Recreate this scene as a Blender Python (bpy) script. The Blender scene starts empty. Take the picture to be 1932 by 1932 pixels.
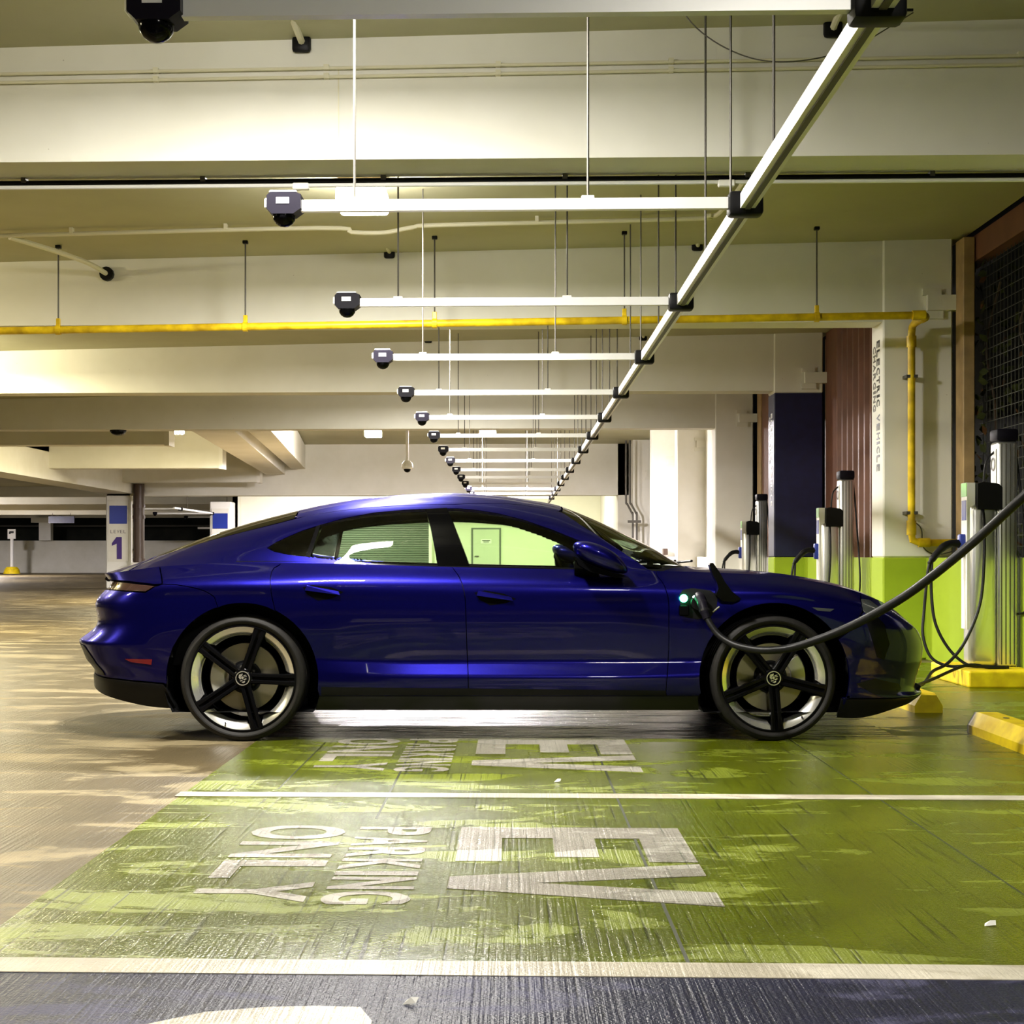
import bpy, bmesh, math, random
import numpy as np
from mathutils import Vector, Matrix
random.seed(7)
sc = bpy.context.scene
col = sc.collection
# ------------------------------------------------------------------ camera
YAW = math.radians(1.63); FPX = 2757.0; CAMZ = 1.01; PX0, PY0 = 889.0, 1050.0
cam_d = bpy.data.cameras.new('camera'); cam = bpy.data.objects.new('camera', cam_d); col.objects.link(cam)
cam.location = (0, 0, CAMZ); cam.rotation_euler = (math.pi/2, 0, YAW)
cam_d.sensor_width = 36.0; cam_d.lens = 36.0*FPX/1932.0
cam_d.shift_x = (966-PX0)/1932.0; cam_d.shift_y = (PY0-966)/1932.0
cam_d.clip_start = 0.05; cam_d.clip_end = 400
sc.camera = cam
# ------------------------------------------------------------------ world, exposure
w = bpy.data.worlds.new('night'); sc.world = w; w.use_nodes = True
w.node_tree.nodes['Background'].inputs[0].default_value = (0.55, 0.62, 0.75, 1)
w.node_tree.nodes['Background'].inputs[1].default_value = 0.012
vs = sc.view_settings
vs.view_transform = 'Standard'; vs.look = 'None'; vs.gamma = 1.0; vs.use_curve_mapping = False
vs.exposure = 0.82
try:
    sc.cycles.use_denoising = True
    sc.cycles.sample_clamp_indirect = 6.0
    sc.cycles.use_adaptive_sampling = True; sc.cycles.adaptive_threshold = 0.07; sc.cycles.adaptive_min_samples = 16
    sc.cycles.max_bounces = 8; sc.cycles.diffuse_bounces = 4; sc.cycles.glossy_bounces = 4
    sc.cycles.transparent_max_bounces = 10; sc.cycles.transmission_bounces = 8
    sc.cycles.caustics_reflective = False; sc.cycles.caustics_refractive = False
except Exception: pass
# lamps of the garage: (x, y, z of the lens, watts, colour); each lamp's light is made by its builder below
WARM = (1.0, 0.90, 0.58); NEUT = (1.0, 0.955, 0.88); COOL = (1.0, 0.92, 0.97)

# ------------------------------------------------------------------ helpers
def ray(px, py):
    a = (px-PX0)/FPX; b = (PY0-py)/FPX; c, s = math.cos(YAW), math.sin(YAW)
    return (a*c-s, a*s+c, b)
def atY(px, py, Y):
    d = ray(px, py); t = Y/d[1]; return Vector((d[0]*t, Y, CAMZ+d[2]*t))
def atZ(px, py, Z=0.0):
    d = ray(px, py); t = (Z-CAMZ)/d[2]; return Vector((d[0]*t, d[1]*t, Z))

class MB:
    def __init__(s): s.v = []; s.f = []; s.n = {}
    def add(s, vs_, fs):
        o = len(s.v); s.v += [tuple(p) for p in vs_]; s.f += [tuple(i+o for i in f) for f in fs]; return s
    def box(s, x0, x1, y0, y1, z0, z1):
        return s.add([(x0,y0,z0),(x1,y0,z0),(x1,y1,z0),(x0,y1,z0),(x0,y0,z1),(x1,y0,z1),(x1,y1,z1),(x0,y1,z1)],
              [(0,3,2,1),(4,5,6,7),(0,1,5,4),(1,2,6,5),(2,3,7,6),(3,0,4,7)])
    def bbox(s, x0, x1, y0, y1, z0, z1, b=0.01, seg=2):
        bm = bmesh.new(); bmesh.ops.create_cube(bm, size=1)
        for v in bm.verts:
            v.co = ((x0+x1)/2+v.co.x*(x1-x0), (y0+y1)/2+v.co.y*(y1-y0), (z0+z1)/2+v.co.z*(z1-z0))
        bmesh.ops.bevel(bm, geom=bm.edges[:], offset=b, segments=seg, profile=0.5, affect='EDGES')
        bm.verts.index_update()
        s.add([v.co[:] for v in bm.verts], [[v.index for v in f.verts] for f in bm.faces]); bm.free(); return s
    def hexa(s, p):   # 8 points, bottom 4 then top 4
        return s.add(p, [(0,3,2,1),(4,5,6,7),(0,1,5,4),(1,2,6,5),(2,3,7,6),(3,0,4,7)])
    def tube(s, pts, r, seg=10, caps=True, closed=False):
        pts = [Vector(p) for p in pts]; n = len(pts); rings = []
        up = None
        rr = r if isinstance(r, (list, tuple)) else [r]*n
        for i, p in enumerate(pts):
            if closed: t = pts[(i+1)%n]-pts[i-1]
            elif i == 0: t = pts[1]-pts[0]
            elif i == n-1: t = pts[-1]-pts[-2]
            else: t = (pts[i+1]-p).normalized()+(p-pts[i-1]).normalized()
            t.normalize()
            if up is None:
                up = Vector((0,0,1)) if abs(t.z) < 0.9 else Vector((1,0,0))
            a = t.cross(up).normalized(); up = a.cross(t).normalized()
            rings.append([p+(a*math.cos(2*math.pi*k/seg)+up*math.sin(2*math.pi*k/seg))*rr[i] for k in range(seg)])
        vs_ = [q for rg in rings for q in rg]; fs = []
        m = n if closed else n-1
        for i in range(m):
            j = (i+1) % n
            for k in range(seg):
                k2 = (k+1) % seg
                fs.append((i*seg+k, i*seg+k2, j*seg+k2, j*seg+k))
        if caps and not closed:
            fs.append(tuple(range(seg-1, -1, -1))); fs.append(tuple((n-1)*seg+k for k in range(seg)))
        # orient outward
        return s.add(vs_, [tuple(reversed(f)) for f in fs])
    def lathe(s, prof, axis='z', o=(0,0,0), seg=32, a0=0.0, a1=2*math.pi, closed_prof=False):
        full = abs(a1-a0-2*math.pi) < 1e-6
        m = seg if full else seg+1
        vs_ = []; o = Vector(o)
        for k in range(m):
            a = a0+(a1-a0)*k/seg; c, sn = math.cos(a), math.sin(a)
            for (r, h) in prof:
                if axis == 'z': p = (r*c, r*sn, h)
                elif axis == 'y': p = (r*c, h, r*sn)
                else: p = (h, r*c, r*sn)
                vs_.append(o+Vector(p))
        n = len(prof); fs = []
        lim = n if closed_prof else n-1
        for k in range(seg):
            k2 = (k+1) % m if full else k+1
            for i in range(lim):
                i2 = (i+1) % n
                fs.append((k*n+i, k2*n+i, k2*n+i2, k*n+i2))
        if not full and closed_prof:
            fs.append(tuple(range(n))); fs.append(tuple(reversed([seg*n+i for i in range(n)])))
        return s.add(vs_, fs)
    def prism(s, poly, h0, h1, fn=lambda a, b, h: (a, b, h)):
        n = len(poly)
        vs_ = [fn(a, b, h0) for a, b in poly]+[fn(a, b, h1) for a, b in poly]
        fs = [tuple(range(n-1, -1, -1)), tuple(range(n, 2*n))]+[(i, (i+1) % n, n+(i+1) % n, n+i) for i in range(n)]
        return s.add(vs_, fs)
    def sphere(s, c, r, seg=16, rings=8, sc_=(1,1,1)):
        prof = [(math.sin(math.pi*i/rings)*1.0, -math.cos(math.pi*i/rings)) for i in range(rings+1)]
        o = len(s.v); s.lathe(prof, 'z', (0,0,0), seg)
        for i in range(o, len(s.v)):
            p = s.v[i]; s.v[i] = (c[0]+p[0]*r*sc_[0], c[1]+p[1]*r*sc_[1], c[2]+p[2]*r*sc_[2])
        return s
    def xf(s, M):
        s.v = [tuple(M @ Vector(p)) for p in s.v]; return s
    def mesh(s, name, mat, smooth=False, fix=True):
        me = bpy.data.meshes.new(name); me.from_pydata(s.v, [], s.f); me.update()
        if fix:
            bm = bmesh.new(); bm.from_mesh(me); bmesh.ops.remove_doubles(bm, verts=bm.verts[:], dist=1e-6)
            bmesh.ops.recalc_face_normals(bm, faces=bm.faces[:]); bm.to_mesh(me); bm.free()
        if mat: me.materials.append(mat)
        if smooth:
            me.polygons.foreach_set('use_smooth', [True]*len(me.polygons))
            if smooth != 'all': me.set_sharp_from_angle(angle=math.radians(smooth if smooth is not True else 38))
        return me
    def build(s, name, mat, parent=None, smooth=False, fix=True):
        return put(name, s.mesh(name, mat, smooth, fix), parent)

def put(name, me, parent=None, loc=None, rz=None):
    o = bpy.data.objects.new(name, me); col.objects.link(o)
    if parent is not None: o.parent = parent
    if loc is not None: o.location = loc
    if rz is not None: o.rotation_euler = (0, 0, rz)
    return o
def tag(o, label=None, cat=None, group=None, kind=None):
    if label: o['label'] = label
    if cat: o['category'] = cat
    if group: o['group'] = group
    if kind: o['kind'] = kind
    return o
def thing(name, label, cat, loc=(0,0,0), rz=0.0, group=None, kind=None):
    o = bpy.data.objects.new(name, None); col.objects.link(o); o.empty_display_size = 0.1
    o.location = loc; o.rotation_euler = (0, 0, rz)
    return tag(o, label, cat, group, kind)
def copy_tree(o, parent=None, **kw):
    c = o.copy(); col.objects.link(c); c.parent = parent
    for ch in list(o.children): copy_tree(ch, c)
    return c
def bez(pts, n=10):
    """Catmull-Rom through points"""
    P = [Vector(p) for p in pts]; P = [P[0]*2-P[1]]+P+[P[-1]*2-P[-2]]; out = []
    for i in range(1, len(P)-2):
        for k in range(n):
            t = k/n; a, b, c, d = P[i-1], P[i], P[i+1], P[i+2]
            out.append(0.5*((2*b)+(c-a)*t+(2*a-5*b+4*c-d)*t*t+(3*b-a-3*c+d)*t**3))
    out.append(P[-2]); return out

# ------------------------------------------------------------------ materials
MATS = {}
def newmat(name):
    m = bpy.data.materials.new(name); m.use_nodes = True
    nt = m.node_tree; b = nt.nodes['Principled BSDF']; MATS[name] = m
    return m, nt, b
def N(nt, t, **kw):
    n = nt.nodes.new(t)
    for k, v in kw.items(): setattr(n, k, v)
    return n
def plain(name, c, rough=0.5, metal=0.0, coat=0.0, spec=None, noise=0.0, nscale=8.0, bump=0.0, emit=None, es=0.0):
    m, nt, b = newmat(name)
    b.inputs['Base Color'].default_value = (*c, 1); b.inputs['Roughness'].default_value = rough
    b.inputs['Metallic'].default_value = metal; b.inputs['Coat Weight'].default_value = coat
    b.inputs['Coat Roughness'].default_value = 0.04
    if spec is not None: b.inputs['Specular IOR Level'].default_value = spec
    if emit: b.inputs['Emission Color'].default_value = (*emit, 1); b.inputs['Emission Strength'].default_value = es
    if noise or bump:
        tc = N(nt, 'ShaderNodeNewGeometry'); nz = N(nt, 'ShaderNodeTexNoise'); nz.inputs['Scale'].default_value = nscale
        nz.inputs['Detail'].default_value = 5; nt.links.new(tc.outputs['Position'], nz.inputs['Vector'])
        if noise:
            r = N(nt, 'ShaderNodeValToRGB')
            r.color_ramp.elements[0].position = 0.3; r.color_ramp.elements[1].position = 0.7
            r.color_ramp.elements[0].color = (*[x*(1-noise) for x in c], 1)
            r.color_ramp.elements[1].color = (*[min(1, x*(1+noise*0.6)) for x in c], 1)
            nt.links.new(nz.outputs[0], r.inputs[0]); nt.links.new(r.outputs[0], b.inputs['Base Color'])
        if bump:
            bp = N(nt, 'ShaderNodeBump'); bp.inputs['Strength'].default_value = bump; bp.inputs['Distance'].default_value = 0.01
            nt.links.new(nz.outputs[0], bp.inputs['Height']); nt.links.new(bp.outputs[0], b.inputs['Normal'])
    return m
def concrete(name, c, stain=0.16, rough=0.75):
    """painted concrete: broad blotches, small pits and faint streaks"""
    m, nt, b = newmat(name); L = nt.links.new
    g = N(nt, 'ShaderNodeNewGeometry')
    n1 = N(nt, 'ShaderNodeTexNoise'); n1.inputs['Scale'].default_value = 0.7; n1.inputs['Detail'].default_value = 4; n1.inputs['Roughness'].default_value = 0.65
    n2 = N(nt, 'ShaderNodeTexNoise'); n2.inputs['Scale'].default_value = 28; n2.inputs['Detail'].default_value = 2
    n3 = N(nt, 'ShaderNodeTexVoronoi'); n3.inputs['Scale'].default_value = 5.5
    for n in (n1, n2, n3): L(g.outputs['Position'], n.inputs['Vector'])
    r = N(nt, 'ShaderNodeValToRGB'); r.color_ramp.elements[0].position = 0.32; r.color_ramp.elements[1].position = 0.66
    r.color_ramp.elements[0].color = (c[0]*(1-stain), c[1]*(1-stain*1.05), c[2]*(1-stain*1.4), 1); r.color_ramp.elements[1].color = (*c, 1)
    L(n1.outputs[0], r.inputs[0])
    pit = N(nt, 'ShaderNodeValToRGB'); pit.color_ramp.elements[0].position = 0.012; pit.color_ramp.elements[1].position = 0.03
    pit.color_ramp.elements[0].color = (0.45, 0.42, 0.36, 1); pit.color_ramp.elements[1].color = (1, 1, 1, 1)
    L(n3.outputs['Distance'], pit.inputs[0])
    mx = N(nt, 'ShaderNodeMix', data_type='RGBA', blend_type='MULTIPLY'); mx.inputs[0].default_value = 0.8
    L(r.outputs[0], mx.inputs[6]); L(pit.outputs[0], mx.inputs[7]); L(mx.outputs[2], b.inputs['Base Color'])
    bp = N(nt, 'ShaderNodeBump'); bp.inputs['Strength'].default_value = 0.12; bp.inputs['Distance'].default_value = 0.004
    L(n2.outputs[0], bp.inputs['Height']); L(bp.outputs[0], b.inputs['Normal'])
    b.inputs['Roughness'].default_value = rough
    return m
def floor_mat(name, dry, wet, wetness=0.5, groove=1.0, rough_dry=0.5, rough_wet=0.2, worn=None, pscale=(0.75, 2.1), spec=0.5):
    """broomed slab: fine grooves running along Y, damp patches that darken and gloss it"""
    m, nt, b = newmat(name); L = nt.links.new
    g = N(nt, 'ShaderNodeNewGeometry')
    mp = N(nt, 'ShaderNodeMapping'); mp.inputs['Scale'].default_value = (*pscale, 1); L(g.outputs['Position'], mp.inputs['Vector'])
    n1 = N(nt, 'ShaderNodeTexNoise'); n1.inputs['Scale'].default_value = 1.5; n1.inputs['Detail'].default_value = 7; n1.inputs['Roughness'].default_value = 0.68
    n1.inputs['Distortion'].default_value = 0.6
    L(mp.outputs[0], n1.inputs['Vector'])
    wr = N(nt, 'ShaderNodeValToRGB'); wr.color_ramp.elements[0].position = wetness; wr.color_ramp.elements[1].position = wetness+0.06
    wr.color_ramp.elements[0].color = (1,1,1,1); wr.color_ramp.elements[1].color = (0,0,0,1)   # 1 = wet
    L(n1.outputs[0], wr.inputs[0])
    # grooves
    mg = N(nt, 'ShaderNodeMapping'); mg.inputs['Scale'].default_value = (85, 1.6, 1); mg.inputs['Rotation'].default_value = (0, 0, 0.012); L(g.outputs['Position'], mg.inputs['Vector'])
    n2 = N(nt, 'ShaderNodeTexNoise'); n2.inputs['Scale'].default_value = 1.0; n2.inputs['Detail'].default_value = 3; L(mg.outputs[0], n2.inputs['Vector'])
    n3 = N(nt, 'ShaderNodeTexNoise'); n3.inputs['Scale'].default_value = 120; n3.inputs['Detail'].default_value = 3; L(g.outputs['Position'], n3.inputs['Vector'])
    ad = N(nt, 'ShaderNodeMath', operation='ADD'); ml = N(nt, 'ShaderNodeMath', operation='MULTIPLY'); ml.inputs[1].default_value = 0.55
    L(n3.outputs[0], ml.inputs[0]); L(n2.outputs[0], ad.inputs[0]); L(ml.outputs[0], ad.inputs[1])
    bp = N(nt, 'ShaderNodeBump'); bp.inputs['Strength'].default_value = 1.0; bp.inputs['Distance'].default_value = 0.0042*groove
    L(n2.outputs[0], bp.inputs['Height'])
    bq = N(nt, 'ShaderNodeBump'); bq.inputs['Strength'].default_value = 1.0; bq.inputs['Distance'].default_value = 0.0030*groove
    L(n3.outputs[0], bq.inputs['Height']); L(bp.outputs[0], bq.inputs['Normal']); L(bq.outputs[0], b.inputs['Normal'])
    # colour
    n4 = N(nt, 'ShaderNodeTexNoise'); n4.inputs['Scale'].default_value = 3.2; n4.inputs['Detail'].default_value = 4; L(g.outputs['Position'], n4.inputs['Vector'])
    r4 = N(nt, 'ShaderNodeValToRGB'); r4.color_ramp.elements[0].position = 0.3; r4.color_ramp.elements[1].position = 0.7
    r4.color_ramp.elements[0].color = (0.72, 0.72, 0.70, 1); r4.color_ramp.elements[1].color = (1.08, 1.08, 1.08, 1); L(n4.outputs[0], r4.inputs[0])
    mx = N(nt, 'ShaderNodeMix', data_type='RGBA'); mx.inputs[6].default_value = (*dry, 1); mx.inputs[7].default_value = (*wet, 1)
    L(wr.outputs[0], mx.inputs[0])
    m2 = N(nt, 'ShaderNodeMix', data_type='RGBA', blend_type='MULTIPLY'); m2.inputs[0].default_value = 1.0
    L(mx.outputs[2], m2.inputs[6]); L(r4.outputs[0], m2.inputs[7])
    last = m2.outputs[2]
    if worn:   # bare, dirty spots and groove dirt
        gr = N(nt, 'ShaderNodeValToRGB'); gr.color_ramp.elements[0].position = 0.30; gr.color_ramp.elements[1].position = 0.42
        gr.color_ramp.elements[0].color = (1,1,1,1); gr.color_ramp.elements[1].color = (0,0,0,1); L(n2.outputs[0], gr.inputs[0])
        m3 = N(nt, 'ShaderNodeMix', data_type='RGBA'); m3.inputs[7].default_value = (*worn, 1); L(gr.outputs[0], m3.inputs[0]); L(last, m3.inputs[6])
        last = m3.outputs[2]
    L(last, b.inputs['Base Color'])
    rm = N(nt, 'ShaderNodeMapRange'); rm.inputs['To Min'].default_value = rough_dry; rm.inputs['To Max'].default_value = rough_wet
    L(wr.outputs[0], rm.inputs['Value']); L(rm.outputs[0], b.inputs['Roughness'])
    b.inputs['Specular IOR Level'].default_value = spec
    return m
def glass(name, tint, rough=0.0, ior=1.5):
    m = bpy.data.materials.new(name); m.use_nodes = True; nt = m.node_tree; MATS[name] = m
    for n in list(nt.nodes): nt.nodes.remove(n)
    out = N(nt, 'ShaderNodeOutputMaterial'); t = N(nt, 'ShaderNodeBsdfTransparent'); t.inputs[0].default_value = (*tint, 1)
    gl = N(nt, 'ShaderNodeBsdfGlossy'); gl.inputs['Roughness'].default_value = 0.01
    fr = N(nt, 'ShaderNodeFresnel'); fr.inputs['IOR'].default_value = ior
    mx = N(nt, 'ShaderNodeMixShader')
    nt.links.new(fr.outputs[0], mx.inputs[0]); nt.links.new(t.outputs[0], mx.inputs[1]); nt.links.new(gl.outputs[0], mx.inputs[2])
    nt.links.new(mx.outputs[0], out.inputs[0]); return m
def carpaint(name):
    m, nt, b = newmat(name); L = nt.links.new
    b.inputs['Metallic'].default_value = 0.85; b.inputs['Roughness'].default_value = 0.33
    b.inputs['Coat Weight'].default_value = 0.55; b.inputs['Specular Tint'].default_value = (0.22, 0.22, 0.75, 1); b.inputs['Coat Roughness'].default_value = 0.03
    g = N(nt, 'ShaderNodeTexCoord'); vz = N(nt, 'ShaderNodeTexVoronoi'); vz.inputs['Scale'].default_value = 900
    L(g.outputs['Object'], vz.inputs['Vector'])
    r = N(nt, 'ShaderNodeValToRGB'); r.color_ramp.elements[0].color = (0.0022, 0.0018, 0.066, 1); r.color_ramp.elements[1].color = (0.0055, 0.0045, 0.130, 1)
    L(vz.outputs['Color'], r.inputs[0]); L(r.outputs[0], b.inputs['Base Color'])
    return m

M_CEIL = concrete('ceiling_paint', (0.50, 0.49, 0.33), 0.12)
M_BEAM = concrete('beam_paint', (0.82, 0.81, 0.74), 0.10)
M_WALL = concrete('wall_paint', (0.78, 0.76, 0.68), 0.14)
M_COLW = concrete('column_white', (0.86, 0.85, 0.80), 0.10)
M_GREENW = concrete('wall_green', (0.36, 0.50, 0.015), 0.15)
M_GREENDOOR = concrete('far_wall_green', (0.76, 0.76, 0.62), 0.06)
M_BLUEC = plain('column_blue', (0.010, 0.012, 0.06), 0.42, noise=0.2)
M_BROWN = plain('brown_cladding', (0.17, 0.070, 0.040), 0.55, noise=0.2, nscale=3)
M_TAN = plain('tan_post', (0.42, 0.28, 0.13), 0.6, noise=0.25, nscale=5)
M_BLACK = plain('black_plastic', (0.004, 0.004, 0.0045), 0.45, spec=0.18)
M_GLOSSB = plain('gloss_black', (0.003, 0.003, 0.0035), 0.14, spec=0.09)
M_DARKV = plain('camera_shell', (0.006, 0.005, 0.010), 0.5, spec=0.12)
M_ALU = plain('aluminium', (0.78, 0.78, 0.77), 0.30, metal=0.9)
M_ALUW = plain('white_alu', (0.82, 0.82, 0.80), 0.35, metal=0.25)
M_STEEL = plain('rod_steel', (0.085, 0.078, 0.065), 0.55, metal=0.2)
M_WHITE = plain('white_enamel', (0.85, 0.84, 0.80), 0.4)
M_COND = plain('conduit_paint', (0.74, 0.71, 0.54), 0.5)
M_YPIPE = plain('yellow_gas_pipe', (0.90, 0.56, 0.010), 0.42, noise=0.45, nscale=7)
M_YEL = plain('yellow_concrete', (0.98, 0.66, 0.006), 0.55, noise=0.28, nscale=9, bump=0.3)
M_RUST = plain('brown_downpipe', (0.055, 0.032, 0.020), 0.45)
M_LENS = plain('lamp_lens', (1, 1, 1), 0.4, emit=(1.0, 0.95, 0.88), es=45.0)
M_LENSF = plain('lamp_lens_far', (1, 1, 1), 0.4, emit=(1.0, 0.94, 0.92), es=380.0)
M_LENSY = plain('lamp_lens_warm', (1, 1, 1), 0.4, emit=(1.0, 0.90, 0.60), es=150.0)
M_SHADE = plain('lamp_housing', (0.42, 0.30, 0.20), 0.5)
M_RUBBER = plain('tyre_rubber', (0.013, 0.012, 0.011), 0.62, spec=0.25, noise=0.25, nscale=30)
M_CABLE = plain('cable_rubber', (0.006, 0.006, 0.007), 0.42, spec=0.25)
M_PAINT = carpaint('blue_metallic')
M_SILVER = plain('rim_silver', (0.86, 0.85, 0.82), 0.22, metal=0.85)
M_DISC = plain('brake_disc', (0.30, 0.27, 0.19), 0.38, metal=0.85)
M_CALIPER = plain('caliper_silver', (0.62, 0.62, 0.56), 0.3, metal=0.3)
M_GLASS = glass('tinted_glass', (0.74, 0.90, 0.66))
M_GLASSD = glass('dark_glass', (0.035, 0.045, 0.045))
M_SCREENG = glass('windscreen_glass', (0.55, 0.66, 0.58))
M_INT = plain('cabin_black', (0.004, 0.004, 0.0045), 0.7, spec=0.15)
M_PILLAR = plain('pillar_trim', (0.0008, 0.0008, 0.001), 0.10, spec=0.10)
M_TAIL = plain('taillight_lens', (0.030, 0.014, 0.012), 0.10, coat=1.0)
M_HEAD = plain('headlight_lens', (0.10, 0.11, 0.11), 0.08, coat=1.0, metal=0.4)
M_RED = plain('red_marker', (0.10, 0.003, 0.006), 0.25, coat=0.6)
M_GLED = plain('green_led', (0.1, 1, 0.4), 0.3, emit=(0.05, 1.0, 0.30), es=14.0)
M_WLEDGLINT = plain('white_led_glint', (1, 1, 1), 0.3, emit=(0.75, 1.0, 0.85), es=5.0)  # glow of the LED core, and of the highlight painted on the socket
M_SKIRT = plain('skirt_grey', (0.012, 0.012, 0.014), 0.4, spec=0.25)
M_GREENLAB = plain('green_label', (0.16, 0.50, 0.03), 0.4)
M_BLUEDEC = plain('blue_decal', (0.010, 0.030, 0.28), 0.4)
M_PURPLE = plain('purple_numeral', (0.045, 0.012, 0.17), 0.5)
M_GREYTXT = plain('grey_lettering', (0.16, 0.15, 0.14), 0.5)
M_BLKTXT = plain('black_lettering', (0.012, 0.012, 0.014), 0.5)
M_WHTTXT = plain('white_lettering', (0.80, 0.80, 0.82), 0.5)
M_WIRE = plain('mesh_wire', (0.045, 0.047, 0.034), 0.6)
M_LEAF = plain('vine_leaf', (0.022, 0.027, 0.006), 0.7, spec=0.08, noise=0.5, nscale=6)
M_LEAFB = plain('vine_leaf_dry', (0.05, 0.022, 0.006), 0.7, spec=0.08, noise=0.4, nscale=6)
M_DARKOUT = plain('night_hedge', (0.012, 0.013, 0.008), 0.9, noise=0.6, nscale=1.5)
M_SHUT = plain('roller_shutter', (0.13, 0.145, 0.12), 0.5)
M_DOORG = plain('far_door_paint', (0.60, 0.62, 0.50), 0.5)

F_CONC = floor_mat('floor_concrete', (0.22, 0.178, 0.100), (0.082, 0.062, 0.030), 0.52, 0.9, 0.62, 0.42, spec=0.25)
F_GREEN = floor_mat('floor_green_paint', (0.170, 0.205, 0.016), (0.084, 0.104, 0.001), 0.53, 1.0, 0.40, 0.20, worn=(0.025, 0.030, 0.002), spec=0.4)
F_GREY = floor_mat('floor_grey_strip', (0.075, 0.066, 0.050), (0.024, 0.021, 0.016), 0.52, 1.0, 0.45, 0.24, pscale=(1.1, 13.0), spec=0.22)
F_BLUE = floor_mat('floor_blue_paint', (0.052, 0.052, 0.105), (0.014, 0.015, 0.036), 0.52, 1.0, 0.50, 0.36, worn=(0.012, 0.012, 0.020), spec=0.12)
F_LINE = floor_mat('floor_white_line', (0.56, 0.52, 0.43), (0.42, 0.38, 0.30), 0.50, 0.8, 0.5, 0.35, spec=0.3)
F_TEXT = floor_mat('floor_white_text', (0.38, 0.36, 0.31), (0.27, 0.25, 0.21), 0.52, 1.0, 0.40, 0.22, worn=(0.13, 0.13, 0.10))
M_JOINT = plain('slab_joint', (0.020, 0.024, 0.008), 0.6)
# ================================================================== THE SETTING
ZC = 4.03                      # ceiling of the bays
ZB = CAMZ+2.312                # underside of the cross beams
BEAMS = [8.5, 14.5, 20.5, 26.4]
COLX0, COLX1 = 3.64, 4.32      # blade columns along the right side
WX = 4.06                      # low outer wall
def stru(name, mb, mat, label, smooth=False, parent=None):
    o = mb.build(name, mat, parent, smooth)
    if parent is None: tag(o, label, None, None, 'structure')
    return o
# ---- floor
floor = stru('floor', MB().box(-34, 4.40, -6, 92, -0.25, 0.0), F_CONC, 'damp broomed concrete garage floor with painted stalls')
def sheet(name, x0, x1, y0, y1, z, mat): return MB().box(x0, x1, y0, y1, 0.0, z).build(name, mat, floor)
GX0 = -1.40
sheet('stall_paint', GX0, 4.30, 3.62, 8.12, 0.002, F_GREEN)
sheet('stall_paint', 2.15, 4.30, 8.12, 14.0, 0.002, F_GREEN)
sheet('stall_paint', GX0, 2.15, 9.9, 14.0, 0.002, F_GREEN)
sheet('grey_strip', GX0, 2.15, 8.12, 9.9, 0.002, F_GREY)
sheet('stall_paint', -6.0, 4.30, 0.9, 3.51, 0.002, F_BLUE)
sheet('stripe_line', -6.0, 4.30, 3.51, 3.635, 0.004, F_LINE)
sheet('stripe_line', GX0-0.02, 4.30, 6.10, 6.215, 0.004, F_LINE)
for X, y0, y1, wd in ((0.43, 3.64, 8.1, 0.010), (-0.53, 5.6, 8.1, 0.010), (1.52, 3.64, 8.1, 0.006), (-1.02, 6.3, 7.9, 0.008)):
    sheet('slab_joint', X, X+wd, y0, y1, 0.0026, M_JOINT)
# pale rounded symbol painted on the blue stall, mostly below the frame
mb = MB()
pl = [(-0.82, 2.4), (-0.30, 2.4), (-0.305, 3.16), (-0.34, 3.255), (-0.44, 3.262), (-0.55, 3.25), (-0.68, 3.21), (-0.78, 3.13), (-0.84, 3.05)]
mb.prism(pl, 0.0, 0.004).build('painted_symbol', F_LINE, floor)
# lettering: every character is its own painted piece; reads towards +X (drivers enter from the left)
def char_poly(ch, off=0.0):
    cu = bpy.data.curves.new('t', 'FONT'); cu.body = ch; cu.size = 1.0; cu.offset = off; cu.resolution_u = 4; cu.fill_mode = 'BOTH'
    ob = bpy.data.objects.new('t', cu); col.objects.link(ob)
    bpy.context.view_layer.update()
    dg = bpy.context.evaluated_depsgraph_get(); me = bpy.data.meshes.new_from_object(ob.evaluated_get(dg))
    bpy.data.objects.remove(ob); 
    V = np.array([v.co[:2] for v in me.vertices]) if len(me.vertices) else np.zeros((0, 2))
    Fc = [tuple(p.vertices) for p in me.polygons]
    bpy.data.meshes.remove(me); bpy.data.curves.remove(cu)
    return V, Fc
_cc = {}
def char_mesh(ch, off=0.02):
    """unit-square character: verts in [0,1]^2 and faces"""
    if (ch, off) not in _cc:
        V, Fc = char_poly(ch, off)
        lo, hi = V.min(0), V.max(0); asp = (hi[0]-lo[0])
        _cc[(ch, off)] = ((V-lo)/(hi-lo), Fc, asp)
    return _cc[(ch, off)]
def letter(name, ch, fn, mat, parent, thick=0.004, off=0.02):
    """fn(a,b,h) maps unit square (a right, b up) to space"""
    V, Fc, _ = char_mesh(ch, off); n = len(V)
    # boundary edges for the side walls
    cnt = {}
    for f in Fc:
        for i in range(len(f)):
            e = (f[i], f[(i+1) % len(f)]); k = tuple(sorted(e)); cnt.setdefault(k, []).append(e)
    vs_ = [fn(a, b, 0) for a, b in V]+[fn(a, b, thick) for a, b in V]
    fs = [tuple(i+n for i in f) for f in Fc]
    fs += [(e[0][0], e[0][1], e[0][1]+n, e[0][0]+n) for e in cnt.values() if len(e) == 1]
    mb = MB(); mb.add(vs_, fs); return mb.build(name, mat, parent)
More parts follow.
